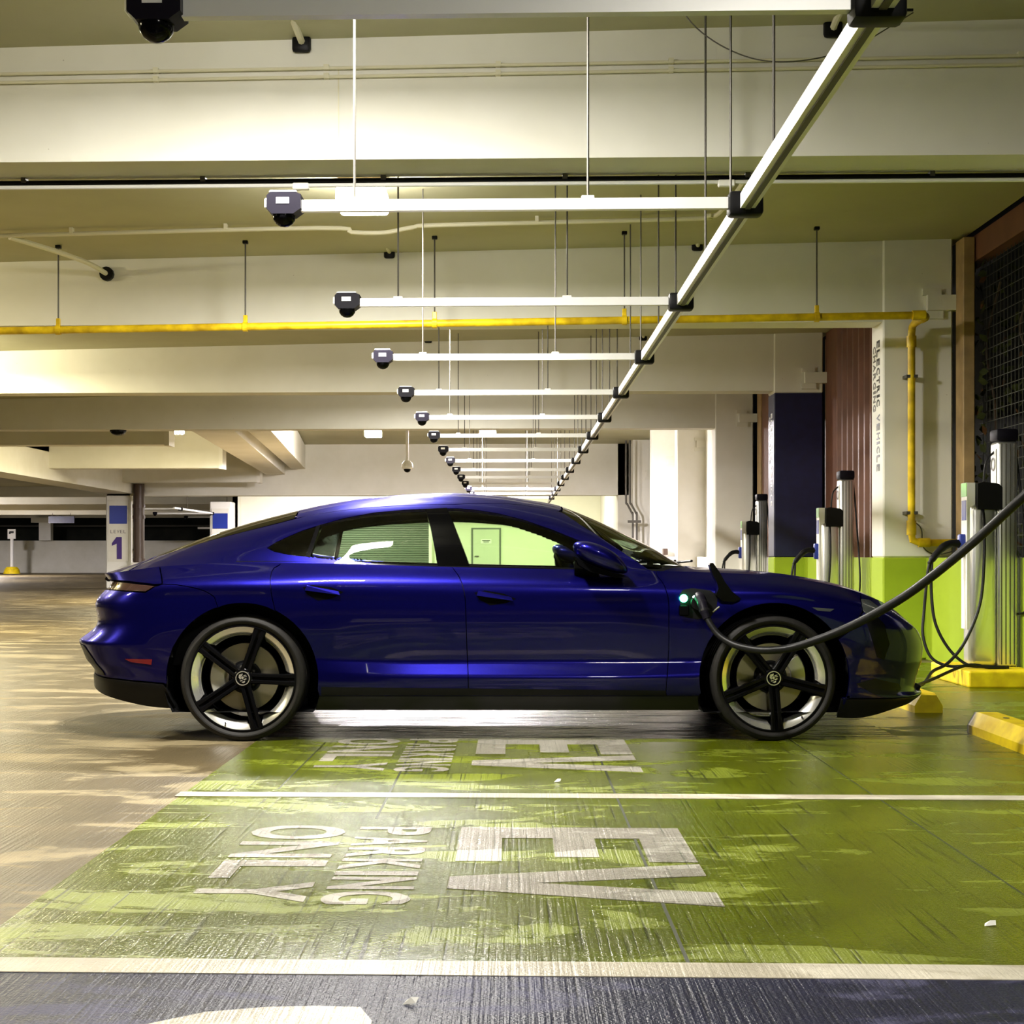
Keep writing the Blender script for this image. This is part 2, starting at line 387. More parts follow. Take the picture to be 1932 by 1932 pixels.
def word(s, x0, x1, ya, yb, off=0.03, gap=0.18):
    """painted word: starts at y=ya (far) and runs towards yb (near); letter tops at x1"""
    ws = [0.35 if c == 'I' else 1.0 for c in s]; tot = sum(ws)+gap*(len(s)-1); k = (ya-yb)/tot; y = ya
    for c, w_ in zip(s, ws):
        yy, ww = y, w_*k
        letter('letter', c, lambda a, b, h, yy=yy, ww=ww: (x0+(x1-x0)*b, yy-ww*a, h), F_TEXT, floor, 0.004, off)
        y -= w_*k+gap*k
def poly_letter(poly, xf): 
    mb = MB(); mb.prism(poly, 0.0, 0.004, xf); return mb.build('letter', F_TEXT, floor)
E_ = [(0,0),(1,0),(1,.19),(.34,.19),(.34,.415),(.88,.415),(.88,.60),(.34,.60),(.34,.80),(1,.80),(1,1),(0,1)]
V_ = [(.36,0),(.64,0),(1,1),(.70,1),(.50,.34),(.30,1),(0,1)]
for dy in (0.0, 2.62):
    poly_letter(E_, lambda a, b, h, dy=dy: (-0.19+0.80*b, 5.43+dy-0.60*a, h))
    poly_letter(V_, lambda a, b, h, dy=dy: (-0.20+0.81*b, 4.80+dy-0.58*a, h))
    word('PARKING', -0.565, -0.30, 5.43+dy, 4.22+dy)
    word('ONLY', -0.955, -0.61, 5.45+dy, 4.24+dy)

# ---- ceilings
def ZCX(x): return 4.052+0.018*x
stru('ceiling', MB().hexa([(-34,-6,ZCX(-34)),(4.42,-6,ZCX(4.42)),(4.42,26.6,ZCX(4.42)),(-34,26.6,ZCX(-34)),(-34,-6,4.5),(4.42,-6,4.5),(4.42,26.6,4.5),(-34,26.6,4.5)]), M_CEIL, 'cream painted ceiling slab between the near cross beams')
stru('ceiling', MB().box(-12.0, 4.42, 26.6, 60, 4.55, 4.8), M_CEIL, 'raised pale ceiling slab over the far bays')
stru('ceiling', MB().box(-34, -12.0, 26.6, 92, 3.72, 3.95), M_CEIL, 'low pale ceiling over the distant left hall')
stru('ceiling', MB().box(-12.0, -10.4, 60, 92, 3.72, 3.95), M_CEIL, 'narrow strip of low ceiling beside the far wall')
# ---- cross beams
names = ['nearest broad cream cross beam right above the car', 'second cream cross beam with the yellow pipe before it',
         'third cream cross beam meeting the dark blue column', 'fourth cream cross beam just before the far bays']
for Y, lb in zip(BEAMS, names):
    b = stru('beam', MB().box(-34, COLX1-0.02, Y, Y+0.38, ZB, 4.3), M_BEAM, lb)
    if Y == 8.5:
        MB().box(-1.02, -1.012, 8.497, 8.5, ZB+0.02, ZC-0.17).build('joint', M_COND, b)
# lip along the lower front edge of the near beam
stru('trim_1', MB().box(-34, COLX1, 8.488, 8.5, ZB-0.0, ZB+0.035), M_BEAM, 'thin lip along the bottom of the nearest beam')
# far deep girder
stru('beam', MB().box(-12.9, 3.64, 46.0, 46.7, 2.94, 4.55), M_BEAM, 'deep bright girder closing the far end above the car roof')
# lower ramp structure on the left
stru('beam', MB().box(-12.9, -12.0, 26.8, 46.9, 3.0, 4.3), M_BEAM, 'long girder running away towards the level one column')
for Y, X, lb in ((29.6, -7.1, 'shallow ramp stem with white end, nearest of the three left ones'), (37.5, -7.58, 'middle ramp stem with white end over the left hall'),
             (44.6, -7.85, 'farthest ramp stem with white end over the left hall')):
    b = stru('beam', MB().box(-12.0, X, Y, Y+0.45, ZB-0.03, 4.3), M_BEAM, lb)
    MB().box(X, X+0.10, Y-0.02, Y+0.47, ZB-0.05, 4.3).build('end_cap', M_COLW, b)
stru('beam', MB().hexa([(-5.0,26.8,3.43),(-4.55,26.8,3.43),(-6.55,46,3.78),(-7.0,46,3.78),(-5.0,26.8,4.5),(-4.55,26.8,4.5),(-6.55,46,4.5),(-7.0,46,4.5)]),
     M_BEAM, 'slanting ramp edge beam running into the far girder')
stru('beam', MB().hexa([(-6.1,26.8,3.43),(-5.25,26.8,3.43),(-7.2,46,3.6),(-7.8,46,3.6),(-6.1,26.8,4.3),(-5.25,26.8,4.3),(-7.2,46,4.3),(-7.8,46,4.3)]),
     M_COLW, 'white slanting ramp beam beside the open joint')
# ---- columns along the right
lbl = {8.5: 'white blade column beside the nearest beam, right of frame', 14.5: 'white column with ELECTRIC VEHICLE CHARGING lettering and yellow pipe', 20.5: 'dark blue painted column with white lettering',
       26.4: 'white column behind the farthest charging post', 32.5: 'cream lit column beyond the white column', 38.5: 'pale column with small grey box near its foot', 44.5: 'farthest pale column with bent conduit beside it'}
COLS = {}
for Y, lb in lbl.items():
    top = ZC if Y < 30 else 4.55
    blue = abs(Y-20.5) < 0.1
    o = thing('column', lb, 'column', ((COLX0+COLX1)/2, Y+0.5, 0), 0, None, 'structure'); del o['category']
    hx = (COLX1-COLX0)/2; e = 0.015
    MB().bbox(-hx, hx, -0.52, -0.06, 1.0 if Y < 26 else 0, (ZB-0.03 if blue else top+0.2), e, 1).build('shaft', M_BLUEC if blue else M_COLW, o, False)
    if blue: MB().bbox(-hx, hx, -0.52, -0.06, ZB-0.03, top+0.2, e, 1).build('shaft_head', M_BEAM, o)
    if Y < 26: MB().bbox(-hx-.002, hx+.002, -0.522, -0.058, 0, 1.0, e, 1).build('green_base', M_GREENW, o)
    zz = ZB+0.10
    MB().box(hx-0.26, hx+0.06, -0.58, -0.45, zz, zz+0.15).build('bracket', M_BEAM, o)
    MB().box(hx-0.30, hx-0.12, -0.55, -0.45, zz+0.15, zz+0.22).box(hx-0.30, hx-0.10, -0.55, -0.45, zz-0.08, zz).build('bracket', M_BEAM, o)
    COLS[Y] = o
def col_text(o, s, z_top, ch_h, cw, yloc, mat, rot=True):
    """lettering on the left face (normal -X), turned so that it reads downwards"""
    x = -(COLX1-COLX0)/2-0.0005; z = z_top
    for c in s:
        if c == ' ': z -= ch_h*0.7; continue
        w_ = ch_h*(0.3 if c == 'I' else 0.8)
        letter('letter', c, lambda a, b, h, z=z, w_=w_: (x-h, yloc-cw*b, z-w_*a), mat, o, 0.003, 0.02)
        z -= w_+ch_h*0.22
col_text(COLS[14.5], 'ELECTRIC VEHICLE', 3.16, 0.088, 0.115, -0.275, M_BLKTXT)
col_text(COLS[14.5], 'CHARGING', 3.12, 0.088, 0.10, -0.135, M_GREYTXT)
col_text(COLS[20.5], 'ELECTRIC VEHICLE', 3.02, 0.088, 0.115, -0.275, M_WHTTXT)
col_text(COLS[20.5], 'CHARGING', 2.98, 0.088, 0.10, -0.135, M_WHTTXT)
# ---- outer wall on the right
stru('wall_right', MB().box(WX, WX+0.34, -4, 20.6, 0, 1.0), M_GREENW, 'low green painted outer wall behind the charging posts')
stru('wall_right', MB().box(WX, WX+0.34, 20.6, 46, 0, 1.0), M_COLW, 'low white outer wall beyond the blue column')
stru('wall_right', MB().box(WX+.2, WX+0.34, 27.8, 44, 1.0, 4.55), M_COLW, 'cream lit wall between the far columns')
# corrugated brown cladding between the columns: separate ribbed sheets
def cladding(y0, y1, lb, ribs=True):
    o = thing('cladding_panel', lb, 'cladding', (WX+0.30, (y0+y1)/2, 1.0), 0, None, 'structure'); del o['category']
    h = (y1-y0)/2; n = max(1, round((y1-y0)/0.31)); wd = 2*h/n
    for k in range(n):
        a = -h+k*wd
        m_ = MB().box(0, 0.03, a, a+wd-0.004, 0, 3.12)
        if ribs: m_.hexa([(-0.09,a+wd*.36,0),(-0.09,a+wd*.56,0),(0,a+wd*.72,0),(0,a+wd*.18,0),(-0.09,a+wd*.36,3.12),(-0.09,a+wd*.56,3.12),(0,a+wd*.72,3.12),(0,a+wd*.18,3.12)])
        m_.build('panel', M_BROWN, o)
    return o
cladding(15.05, 19.55, 'ribbed red brown metal cladding between white and blue columns')
cladding(19.55, 20.5, 'plain brown cladding strip close to the blue column', False)
cladding(24.5, 25.7, 'narrow dark brown cladding behind the farthest charging post', False)
for Y0, Y1, X, lb in ((14.20, 14.44, 4.335, 'tan timber post beside the wire trellis'), (20.62, 20.85, 4.42, 'slim tan post behind the blue column'), (25.75, 26.1, 4.34, 'tan post left of the blue column')):
    tag(MB().bbox(X, X+0.115, Y0, Y1, 1.0, 4.09, 0.01, 1).build('timber_post', M_TAN), lb, 'post', None)
# night garden seen through the openings
stru('wall_outside', MB().box(6.4, 6.6, -4, 46, 0, 6.5), M_DARKOUT, 'dark planted bank outside in the night')
stru('ground_outside', MB().box(4.42, 6.6, -4, 46, -0.3, 0.0), M_DARKOUT, 'dark soil strip outside the garage')
# ---- far walls
YF = 55.0
stru('wall_far', MB().box(-10.6, 4.4, YF, YF+0.3, 0, 4.6), M_GREENDOOR, 'pale green far wall with a grey door')
stru('wall_far', MB().box(3.3, 4.4, 46.0, 55.0, 0, 4.6), M_WALL, 'cream side wall beyond the far girder')
for k in range(5):
    stru('trim_%d' % (k+2), MB().box(-10.3+k*1.9, -10.27+k*1.9, YF-0.01, YF, 2.0, 4.55), M_COND, 'vertical panel joint on the far pale wall')
d = thing('door_1', 'pale grey green steel door with a small sign on the far wall', None, (-1.0, YF-0.0, 0), 0, None, 'structure')
MB().box(-0.56, 0.56, -0.03, 0.0, 0, 2.09).build('door_frame', M_SHUT, d)
MB().box(-0.49, 0.49, -0.06, -0.03, 0.01, 2.03).build('door_leaf', M_DOORG, d)
MB().box(-0.20, 0.20, -0.075, -0.06, 1.50, 1.66).build('sign', M_WHITE, d)
MB().box(-0.15, 0.15, -0.08, -0.075, 1.60, 1.625).box(-0.11, 0.11, -0.08, -0.075, 1.545, 1.57).build('sign_text', M_BLKTXT, d)
MB().box(-0.42, -0.28, -0.10, -0.06, 1.0, 1.04).build('handle', M_STEEL, d)
d = thing('roller_shutter', 'grey green roller shutter of thin slats on the far wall', 'shutter', (-4.9, YF-0.005, 0))
MB().box(-1.8, 1.8, -0.02, 0.0, 0, 2.5).build('backing', M_SHUT, d)
me = MB().bbox(-1.75, 1.75, -0.06, -0.02, 0.005, 0.078, 0.012, 1).mesh('slat', M_SHUT)
for k in range(28): put('slat', me, d, (0, 0, 0.02+k*0.085))
for s_ in (-1, 1): MB().box(s_*1.8-0.06, s_*1.8+0.06, -0.09, 0, 0, 2.5).build('guide', M_WHITE, d)
MB().bbox(-1.9, 1.9, -0.22, 0, 2.42, 2.75, 0.02).build('shutter_box', M_WHITE, d)
# distant hall on the left
YH = 90.0
stru('wall_back', MB().box(-34, -10.4, YH, YH+0.3, 0, 2.0), M_WALL, 'grey parapet wall across the distant left hall')
stru('wall_back', MB().box(-34, -10.4, YH, YH+0.3, 3.42, 3.95), M_COLW, 'white header above the dark openings at the back')
stru('wall_outside', MB().box(-34, -10.4, YH+3, YH+3.2, -0.2, 8), M_DARKOUT, 'night dark hedge behind the distant openings')
stru('wall_left', MB().box(-34.2, -34, -6, 92, 0, 4.1), M_WALL, 'cream wall at the left side of the hall')
stru('wall_side', MB().box(-10.6, -10.4, 55, YH, 0, 4.0), M_WALL, 'pale wall running back beyond the far green wall')
for Y in (56, 64, 72, 80):
    stru('beam', MB().box(-34, -10.6, Y, Y+0.4, 3.32, 3.75), M_BEAM, {56: 'low cross beam of the distant hall, nearest of four', 64: 'second low cross beam of the distant hall', 72: 'third low cross beam of the distant hall', 80: 'farthest low cross beam of the distant hall'}[Y])
o = tag(MB().tube([(-33, YH+0.6, 2.92), (-10.6, YH+0.6, 2.92)], 0.05, 8).build('guard_rail', M_STEEL), 'thin pale rail across the distant dark openings', 'rail')
def hall_column(x, y, lb, txt):
    o = thing('column', lb, None, (x, y, 0), 0, None, 'structure')
    MB().bbox(-0.40, 0.40, 0, 0.9, 0, 3.05, 0.03, 1).build('shaft', M_COLW, o)
    MB().box(-0.33, 0.33, -0.02, 0.0, 0.85, 2.8).build('panel', M_WALL, o)
    MB().box(-0.28, 0.28, -0.035, -0.02, 2.05, 2.62).build('blue_square', M_BLUEDEC, o)
    if txt:
        for i, c in enumerate('LEVEL'):
            letter('letter', c, lambda a, b, h, i=i: (-0.25+i*0.105+0.075*a, -0.022-h, 1.75+0.10*b), M_GREYTXT, o, 0.006, 0.0)
        MB().prism([(0,.72),(.45,1.0),(.95,1.0),(.95,0),(.48,0),(.48,.70),(.0,.60)], -0.034, -0.022, lambda a, b, h: (-0.20+0.33*a, h, 0.93+0.70*b)).build('numeral', M_PURPLE, o)
    return o
hall_column(-12.5, 46.0, 'pale column with blue square and large purple numeral one', True)
hall_column(-10.9, 54.2, 'smaller far column with bright blue square behind the car tail', False)
dp = thing('downpipe', 'dark brown downpipe with collars beside the level one column', 'pipe', (-11.78, 45.75, 0))
MB().tube([(0,0,0.8),(0,0,3.3)], 0.17, 14).build('pipe', M_RUST, dp, True)
for z in (0.85, 2.2, 2.55): MB().lathe([(0.17,z),(0.20,z),(0.20,z+0.10),(0.17,z+0.10)], 'z', (0,0,0), 14).build('collar', M_RUST, dp)
MB().box(-0.2, 0.2, -0.2, 0.2, 0, 0.82).build('plinth', M_WALL, dp)
dp = thing('downpipe', 'slim white conduit fixed to the level one column side', 'pipe', (-12.05, 46.3, 0))
MB().tube([(0,0,0),(0,0,2.2),(0,-0.03,2.5),(0,0,3.0)], 0.05, 8).build('pipe', M_COLW, dp, True)
MB().box(-0.07,0.07,-0.07,0.07,1.2,1.26).build('clip', M_STEEL, dp)
so = thing('sign_post', 'small sign on white pole in yellow base by the far parapet', 'sign', (-29.4, 85, 0))
MB().lathe([(0.0,0.42),(0.30,0.40),(0.42,0.25),(0.50,0.0),(0,0)], 'z', (0,0,0), 14).build('base', M_YEL, so, True)
MB().tube([(0,0,0.4),(0,0,2.15)], 0.10, 8).build('pole', M_WHITE, so, True)
MB().bbox(-0.24, 0.24, -0.06, -0.02, 2.05, 2.62, 0.01, 1).build('plate', M_WHITE, so)
MB().box(-0.13, 0.13, -0.07, -0.06, 2.38, 2.50).box(-0.15,-0.05,-0.07,-0.06,2.33,2.44).build('pictogram', M_BLKTXT, so)
stru('column', MB().bbox(-29.25, -28.5, 89.4, 89.9, 2.0, 3.45, 0.02, 1).box(-29.7, -28.1, 89.3, 89.98, 3.1, 3.42), M_COLW, 'white stub column with wide head at the far opening')
o = thing('sign_post', 'plain thin white post left of the far blue square column', 'post', (-14.9, 72, 0))
MB().tube([(0,0,0),(0,0,3.3)], 0.10, 8).build('pole', M_WHITE, o, True)
MB().tube([(-0.7,0,2.42),(0,0,2.42)], 0.05, 8).build('arm', M_WHITE, o, True)
hs = thing('hanging_sign', 'small dark blue sign hanging in the distant hall', 'sign', (-24.9, 80, 3.3))
MB().box(-0.72, 0.72, -0.04, 0.04, -0.45, -0.06).build('plate', M_BLUEC, hs)
for s_ in (-0.5, 0.5): MB().tube([(s_,0,-0.06),(s_,0,0.1)], 0.015, 6).build('hanger', M_STEEL, hs)
# ---- small right-hand far details
o = thing('conduit', 'pair of bent grey conduits running down by the far columns', 'conduit', (3.55, 44.0, 0))
for k in range(2):
    MB().tube(bez([(0.05+k*.12,0,0),(0.05+k*.12,0,2.15),(0.05+k*.12-.02,0,2.3),(-.12+k*.12,0,2.6),(-.15+k*.12,0,2.75),(-.15+k*.12,0,4.5)],4), 0.03, 8).build('pipe', M_STEEL, o, True)
MB().box(-0.1,0.3,-0.03,0.03,2.02,2.10).build('clip', M_STEEL, o)
tag(MB().bbox(3.92, 4.04, 38.2, 38.5, 1.05, 1.22, 0.01, 1).build('outlet_box', M_RUST), 'small dark outlet box low on a far column', 'box')
# ================================================================== LAMPS
def lamp(x, y, zc, watts, colr, lb, lens=M_LENS, size=0.38, drop=0.28):
    if zc == ZC: zc = ZCX(x)
    o = thing('ceiling_lamp', lb, 'lamp', (x, y, zc), 0, 'ceiling lamps')
    h = size/2
    MB().box(-h*1.05, h*1.05, -h*1.05, h*1.05, -0.03, 0.0).build('mounting_plate', M_SHADE, o)
    MB().hexa([(-h,-h,-drop*0.45),(h,-h,-drop*0.45),(h,h,-drop*0.45),(-h,h,-drop*0.45),(-h*.85,-h*.85,-0.03),(h*.85,-h*.85,-0.03),(h*.85,h*.85,-0.03),(-h*.85,h*.85,-0.03)]).build('housing', M_SHADE, o)
    MB().bbox(-h*1.02, h*1.02, -h*1.02, h*1.02, -drop, -drop*0.42, 0.03, 3).build('lens', lens, o, True)
    if zc < 4.5 and y > 30 and x > -12: MB().tube([(0,0,-0.02),(0,0,(4.3 if x < -7 else 4.55)-zc)], 0.02, 8).build('stem', M_WHITE, o)
    ld = bpy.data.lights.new('lamp_light', 'AREA'); ld.shape = 'SQUARE'; ld.size = size; ld.energy = watts; ld.color = colr
    lo = bpy.data.objects.new('lamp_light', ld); col.objects.link(lo); lo.parent = o; lo.location = (0, 0, -drop-0.02)
    return o
LAMPS = [(-1.19, 11.55, ZC, 300, NEUT, 'bright square ceiling lamp behind the nearest beam', M_LENS),
 (-1.05, 6.35, ZC, 230, NEUT, 'ceiling lamp above the near stalls, over the frame', M_LENS),
 (1.6, -0.6, ZC, 130, NEUT, 'added unseen ceiling lamp behind the viewer', M_LENS),  # added to brighten the nearest beam and right columns, no such lamp in view
 (-7.6, 5.55, ZC, 120, WARM, 'warm ceiling lamp far left above the drive lane', M_LENSY),
 (-8.0, 13.0, ZC, 170, WARM, 'warm ceiling lamp left of the second beam', M_LENSY),
 (-1.2, 16.9, ZC, 260, NEUT, 'ceiling lamp hidden behind the second beam', M_LENS),
 (-8.0, 19.0, ZC, 380, WARM, 'warm ceiling lamp left behind the third beam', M_LENSY),
 (-1.2, 23.4, ZC, 300, NEUT, 'ceiling lamp hidden behind the third beam', M_LENS),
 (-7.69, 33.0, 4.08, 380, WARM, 'warm round glowing lamp between the ramp stems', M_LENSY),
 (-3.35, 35.0, 4.16, 900, COOL, 'left one of two glowing lamps over the far bay', M_LENSF),
 (-0.6, 35.0, 4.16, 1000, COOL, 'right one of two glowing lamps over the far bay', M_LENSF),
 (0.8, 50.5, 4.55, 330, (1.0, 0.97, 0.78), 'lamp lighting the far green wall, behind the girder', M_LENS),
 (-7.0, 51.0, 4.55, 700, COOL, 'lamp lighting the far pale wall, left behind the girder', M_LENS),
 (-25.0, 60.0, 3.72, 1100, COOL, 'lamp of the distant left hall', M_LENSF),
 (-28.0, 74.0, 3.72, 1300, COOL, 'farthest lamp of the distant left hall', M_LENSF),
 (-16.0, 38.0, 3.72, 220, NEUT, 'lamp left of the long girder', M_LENS)]
for a in LAMPS: lamp(*a)

# ================================================================== PARKING GUIDANCE RAIL AND CAMERA ARMS
RX, RZ = 1.083, 2.65
XL = -1.09
ORD = ['', 'second', 'third', 'fourth', 'fifth', 'sixth', 'seventh', 'eighth', 'ninth', 'tenth', 'eleventh', 'twelfth', 'thirteenth', 'fourteenth', 'fifteenth']
rail = thing('guidance_rail', 'long silver square rail running away over the car bonnet', 'rail', (RX, 3.0, RZ))
MB().box(-0.034, 0.034, 0, 41.0, -0.034, 0.034).build('rail_bar', M_ALUW, rail)
MB().box(-0.012, 0.012, 0, 41.0, -0.040, -0.034).build('rail_slot', M_STEEL, rail)
def arm_parts():
    bar = MB().box(XL-RX+0.10, -0.03, -0.019, 0.019, -0.026, 0.026).mesh('arm_bar', M_ALUW)
    clamp = MB().bbox(-0.085, 0.075, -0.05, 0.05, -0.062, 0.050, 0.018, 2).mesh('clamp', M_BLACK, True)
    x0 = XL-RX
    hs = MB().add([], [])
    prof = [(-0.075,-0.02),(-0.05,-0.045),(0.05,-0.045),(0.085,-0.02),(0.085,0.045),(0.06,0.055),(-0.06,0.055),(-0.075,0.04)]
    hs.prism(prof, -0.055, 0.055, lambda a, b, h: (x0+0.02+a, h, b))
    hs = hs.mesh('camera_housing', M_DARKV)
    dm = MB().sphere((x0+0.02, 0, -0.045), 0.055, 14, 8, (1,1,0.95)).mesh('camera_dome', M_GLOSSB, 'all')
    wn = MB().box(x0-0.01, x0+0.05, -0.0565, -0.054, 0.002, 0.030).mesh('indicator_window', M_WHITE)
    cp = MB().bbox(x0-0.070, x0-0.052, -0.030, 0.030, -0.015, 0.035, 0.006, 1).mesh('end_cap', M_WHITE)
    tp = MB().bbox(x0-0.045, x0+0.085, -0.05, 0.05, 0.053, 0.066, 0.005, 1).mesh('housing_lid', M_ALUW)
    return bar, clamp, hs, dm, wn, cp, tp
AP = arm_parts()
rod_me = MB().tube([(0,0,0.02),(0,0,4.07-RZ)], 0.0065, 6, False).mesh('hanger_rod', M_STEEL)
nut_me = MB().bbox(-0.03, 0.03, -0.014, 0.014, 0.022, 0.040, 0.003, 1).mesh('hanger_clip', M_WHITE)
rod2_me = MB().tube([(0,0,0.02),(0,0,4.55-RZ)], 0.0065, 6, False).mesh('hanger_rod', M_STEEL)
for n in range(-1, 14):
    Y = 6.82+2.6*n if n >= 0 else 4.36
    nm = ORD[n+1]
    lb = ('nearest guidance camera arm with big dark dome at the top edge' if n < 0 else nm+' guidance camera arm counted from the viewer, on the silver rail')
    o = thing('camera_arm', lb, 'camera arm', (RX, Y, RZ), 0, 'guidance camera arms on the rail')
    for nm_, me in zip(('arm_bar','clamp','camera_housing','camera_dome','indicator_window','end_cap','housing_lid'), AP): put(nm_, me, o)
    for xx in (-0.74-RX, 0.35-RX):
        put('hanger_rod', rod_me if Y < 26.5 else rod2_me, o, (xx, 0, 0)); put('hanger_clip', nut_me, o, (xx, 0, 0))
for k, yy in enumerate([4.7, 6.1, 7.3, 8.25, 9.75, 10.9, 12.4, 13.5, 15.2, 16.4, 17.7, 19, 20.3, 21.7, 23, 24.4, 25.7, 28, 30.5, 33, 35.5, 38, 41]):
    put('hanger_rod', rod_me if yy < 26.5 else rod2_me, rail, (0, yy-3.0, 0))
# a second run in the distant left hall
r2 = thing('guidance_rail', 'thin guidance rail in the distant left hall', 'rail', (-11.2, 48, 2.62))
MB().box(-0.03, 0.03, 0, 34, -0.03, 0.03).build('rail_bar', M_ALUW, r2)
for k in range(5): MB().tube([(0, 2+7*k, 0.02), (0, 2+7*k, 1.1)], 0.012, 6).build('hanger_rod', M_STEEL, r2)
for k in range(6):
    o = thing('camera_arm', ['nearest', 'second', 'third', 'fourth', 'fifth', 'farthest'][k]+' small guidance camera arm in the distant left hall', 'camera arm', (-11.2, 49+5.2*k, 2.62), 0, 'guidance camera arms in the distant hall')
    for nm_, me in zip(('arm_bar','clamp','camera_housing','camera_dome'), AP[:4]): put(nm_, me, o)

# ================================================================== PIPES AND CONDUITS
gp = thing('gas_pipe', 'yellow gas pipe hung below the second beam, turning down the column', 'pipe', (0, 13.8, 0))
zl = lambda x: 3.222+x*0.0125
pts = [(-30, 0, zl(-30)), (-12, 0, zl(-12)), (-4, 0, zl(-4)), (3.80, 0, zl(3.8)), (3.86, 0.02, zl(3.84)), (3.885, 0.08, zl(3.87)), (3.885, 0.45, 3.265), (3.885, 0.53, 3.245), (3.885, 0.56, 3.17), (3.885, 0.56, 1.24), (3.895, 0.56, 1.17), (3.96, 0.56, 1.145), (4.32, 0.56, 1.145)]
MB().tube(pts, 0.036, 14).build('pipe', M_YPIPE, gp, True)
for p, q in (((3.74,0,zl(3.74)),(3.86,0,zl(3.86))), ((3.885,.10,3.27),(3.885,.2,3.27)), ((3.885,.56,3.16),(3.885,.56,3.05)), ((3.885,.56,1.36),(3.885,.56,1.22)), ((3.95,.56,1.145),(4.06,.56,1.145))):
    MB().tube([p, q], 0.046, 14).build('fitting', M_YPIPE, gp, True)
for px in (110, 463, 820, 1178, 1541):
    x = atY(px, 500, 13.8).x
    MB().tube([(x,0,zl(x)+0.05),(x,0,ZCX(x))], 0.008, 6).build('hanger_rod', M_STEEL, gp)
    MB().lathe([(0.040,-0.022),(0.047,-0.022),(0.047,0.022),(0.040,0.022)], 'x', (x,0,zl(x)), 14).bbox(x-.02,x+.02,-.012,.012,zl(x)+.04,zl(x)+.11,.004,1).build('clamp_ring', M_YPIPE, gp)
    MB().bbox(x-.025,x+.025,-.025,.025,ZCX(x)-0.03,ZCX(x),.004,1).build('anchor', M_BLACK, gp)
for z in (2.75, 1.42): MB().box(3.83,3.94,0.53,0.70,z,z+0.03).build('wall_clip', M_STEEL, gp)
MB().tube(bez([(3.90,.57,1.36),(3.99,.60,1.28),(4.02,.63,1.1),(4.15,.66,1.03),(4.30,.6,1.06)],6), 0.006, 6).build('bonding_wire', M_STEEL, gp, True)

def conduit(name, pts, r, mat, lb, smooth=True, clips=()):
    o = thing(name, lb, 'conduit', (0,0,0)); MB().tube(pts, r, 8).build('pipe', mat, o, smooth)
    return o
# two thin conduits along the face of the nearest beam, black and white ones under it
for i, z in enumerate((3.855, 3.805)):
    o = conduit('conduit', [(-20, 8.48, z-0.10+0.0), (-3.2, 8.48, z-0.02), (4.3, 8.48, z+0.045)], 0.010, M_COND, ('upper','lower')[i]+' thin painted conduit along the nearest beam face')
    for k in range(8): MB().box(-3.1+k*1.0, -3.07+k*1.0, 8.468, 8.50, z-0.03+k*0.009, z+0.0+k*0.009).build('clip', M_COND, o)
o = conduit('conduit', [(-20, 8.86, ZB-0.045), (4.3, 8.86, ZB-0.03)], 0.022, M_BLACK, 'black cable pipe under the nearest beam')
for k in range(7): MB().box(-3+k*1.1, -2.97+k*1.1, 8.83, 8.89, ZB-0.03, ZB).build('clip', M_STEEL, o)
o = conduit('conduit', [(-20, 8.80, ZB-0.082), (4.3, 8.80, ZB-0.065)], 0.013, M_ALUW, 'pale thin conduit under the nearest beam')
for xx in (-1.28, 1.28): MB().bbox(xx-.05, xx+.05, 8.78, 8.82, ZB-0.096, ZB-0.055, .006, 1).build('coupling', M_WHITE, o)
# pale conduit along the ceiling before the second beam
def C(px, py): p = atY(px, py, 13.2); return (p.x, 13.2, min(p.z, ZC-0.02))
o = conduit('conduit', bez([(x_, y_, ZCX(x_)-d_) for x_, y_, d_ in ((-12,13.1,.06),(-5.5,13.1,.06),(-4.3,13.1,.055),(-1.75,13.1,.055),(-1.45,13.1,.10),(-1.15,13.1,.11),(-0.9,13.1,.07),(-.6,13.1,.055),(1.55,13.1,.055),(1.72,13.0,.055),(1.84,12.6,.055),(1.9,9.2,.055))],5), 0.020, M_COND, 'cream conduit bending across the ceiling behind the bright lamp')
for xx in (-4, -2.6, 0.2): MB().box(xx, xx+.03, 13.07, 13.13, ZCX(xx)-.05, ZCX(xx)).build('clip', M_COND, o)
o = conduit('conduit', bez([(-4.55,13.1,ZC-.13),(-4.3,13.6,ZC-.15),(-4.12,14.1,ZC-.17),(-4.05,14.49,ZC-.2)],5), 0.025, M_COND, 'short cream conduit entering the second beam at the frame edge')
MB().lathe([(0,0),(0.07,0),(0.07,-0.05),(0,-0.05)], 'y', (-4.05,14.5,ZC-.2), 12).build('sleeve', M_BLACK, o)
def stub(px, py, Y, lb, frm):
    p = atY(px, py, Y); o = thing('conduit', lb, 'conduit', (p.x, Y, p.z))
    q = Vector(frm)
    MB().tube(bez([q, q*0.5+Vector((0,0,0.015)), (0.0,-0.07,0.01), (0.01,-0.005,-0.01)],5), 0.021, 8).build('pipe', M_COND, o, True)
    MB().bbox(-0.055, 0.055, -0.045, 0, -0.055, 0.045, 0.02, 2).build('sleeve', M_BLACK, o, True)
stub(570, 84, 8.5, 'cream conduit stub entering a black sleeve on the nearest beam', (-0.05,-1.0,0.13))
stub(735, 478, 14.5, 'conduit stub dropping into a black sleeve on the second beam', (-0.15,-2.2,0.18))
stub(1315, 464, 14.5, 'small black sleeve on the second beam near the rail', (0.02,-0.25,0.14))
stub(315, 646, 20.5, 'rusty stained conduit stub on the left of the third beam', (-0.18,-0.6,0.14))
stub(808, 640, 20.5, 'conduit stub with black sleeve in the middle of the third beam', (-0.1,-0.9,0.14))
stub(1213, 636, 20.5, 'black sleeve on the third beam right of the rail', (0.02,-0.4,0.14))
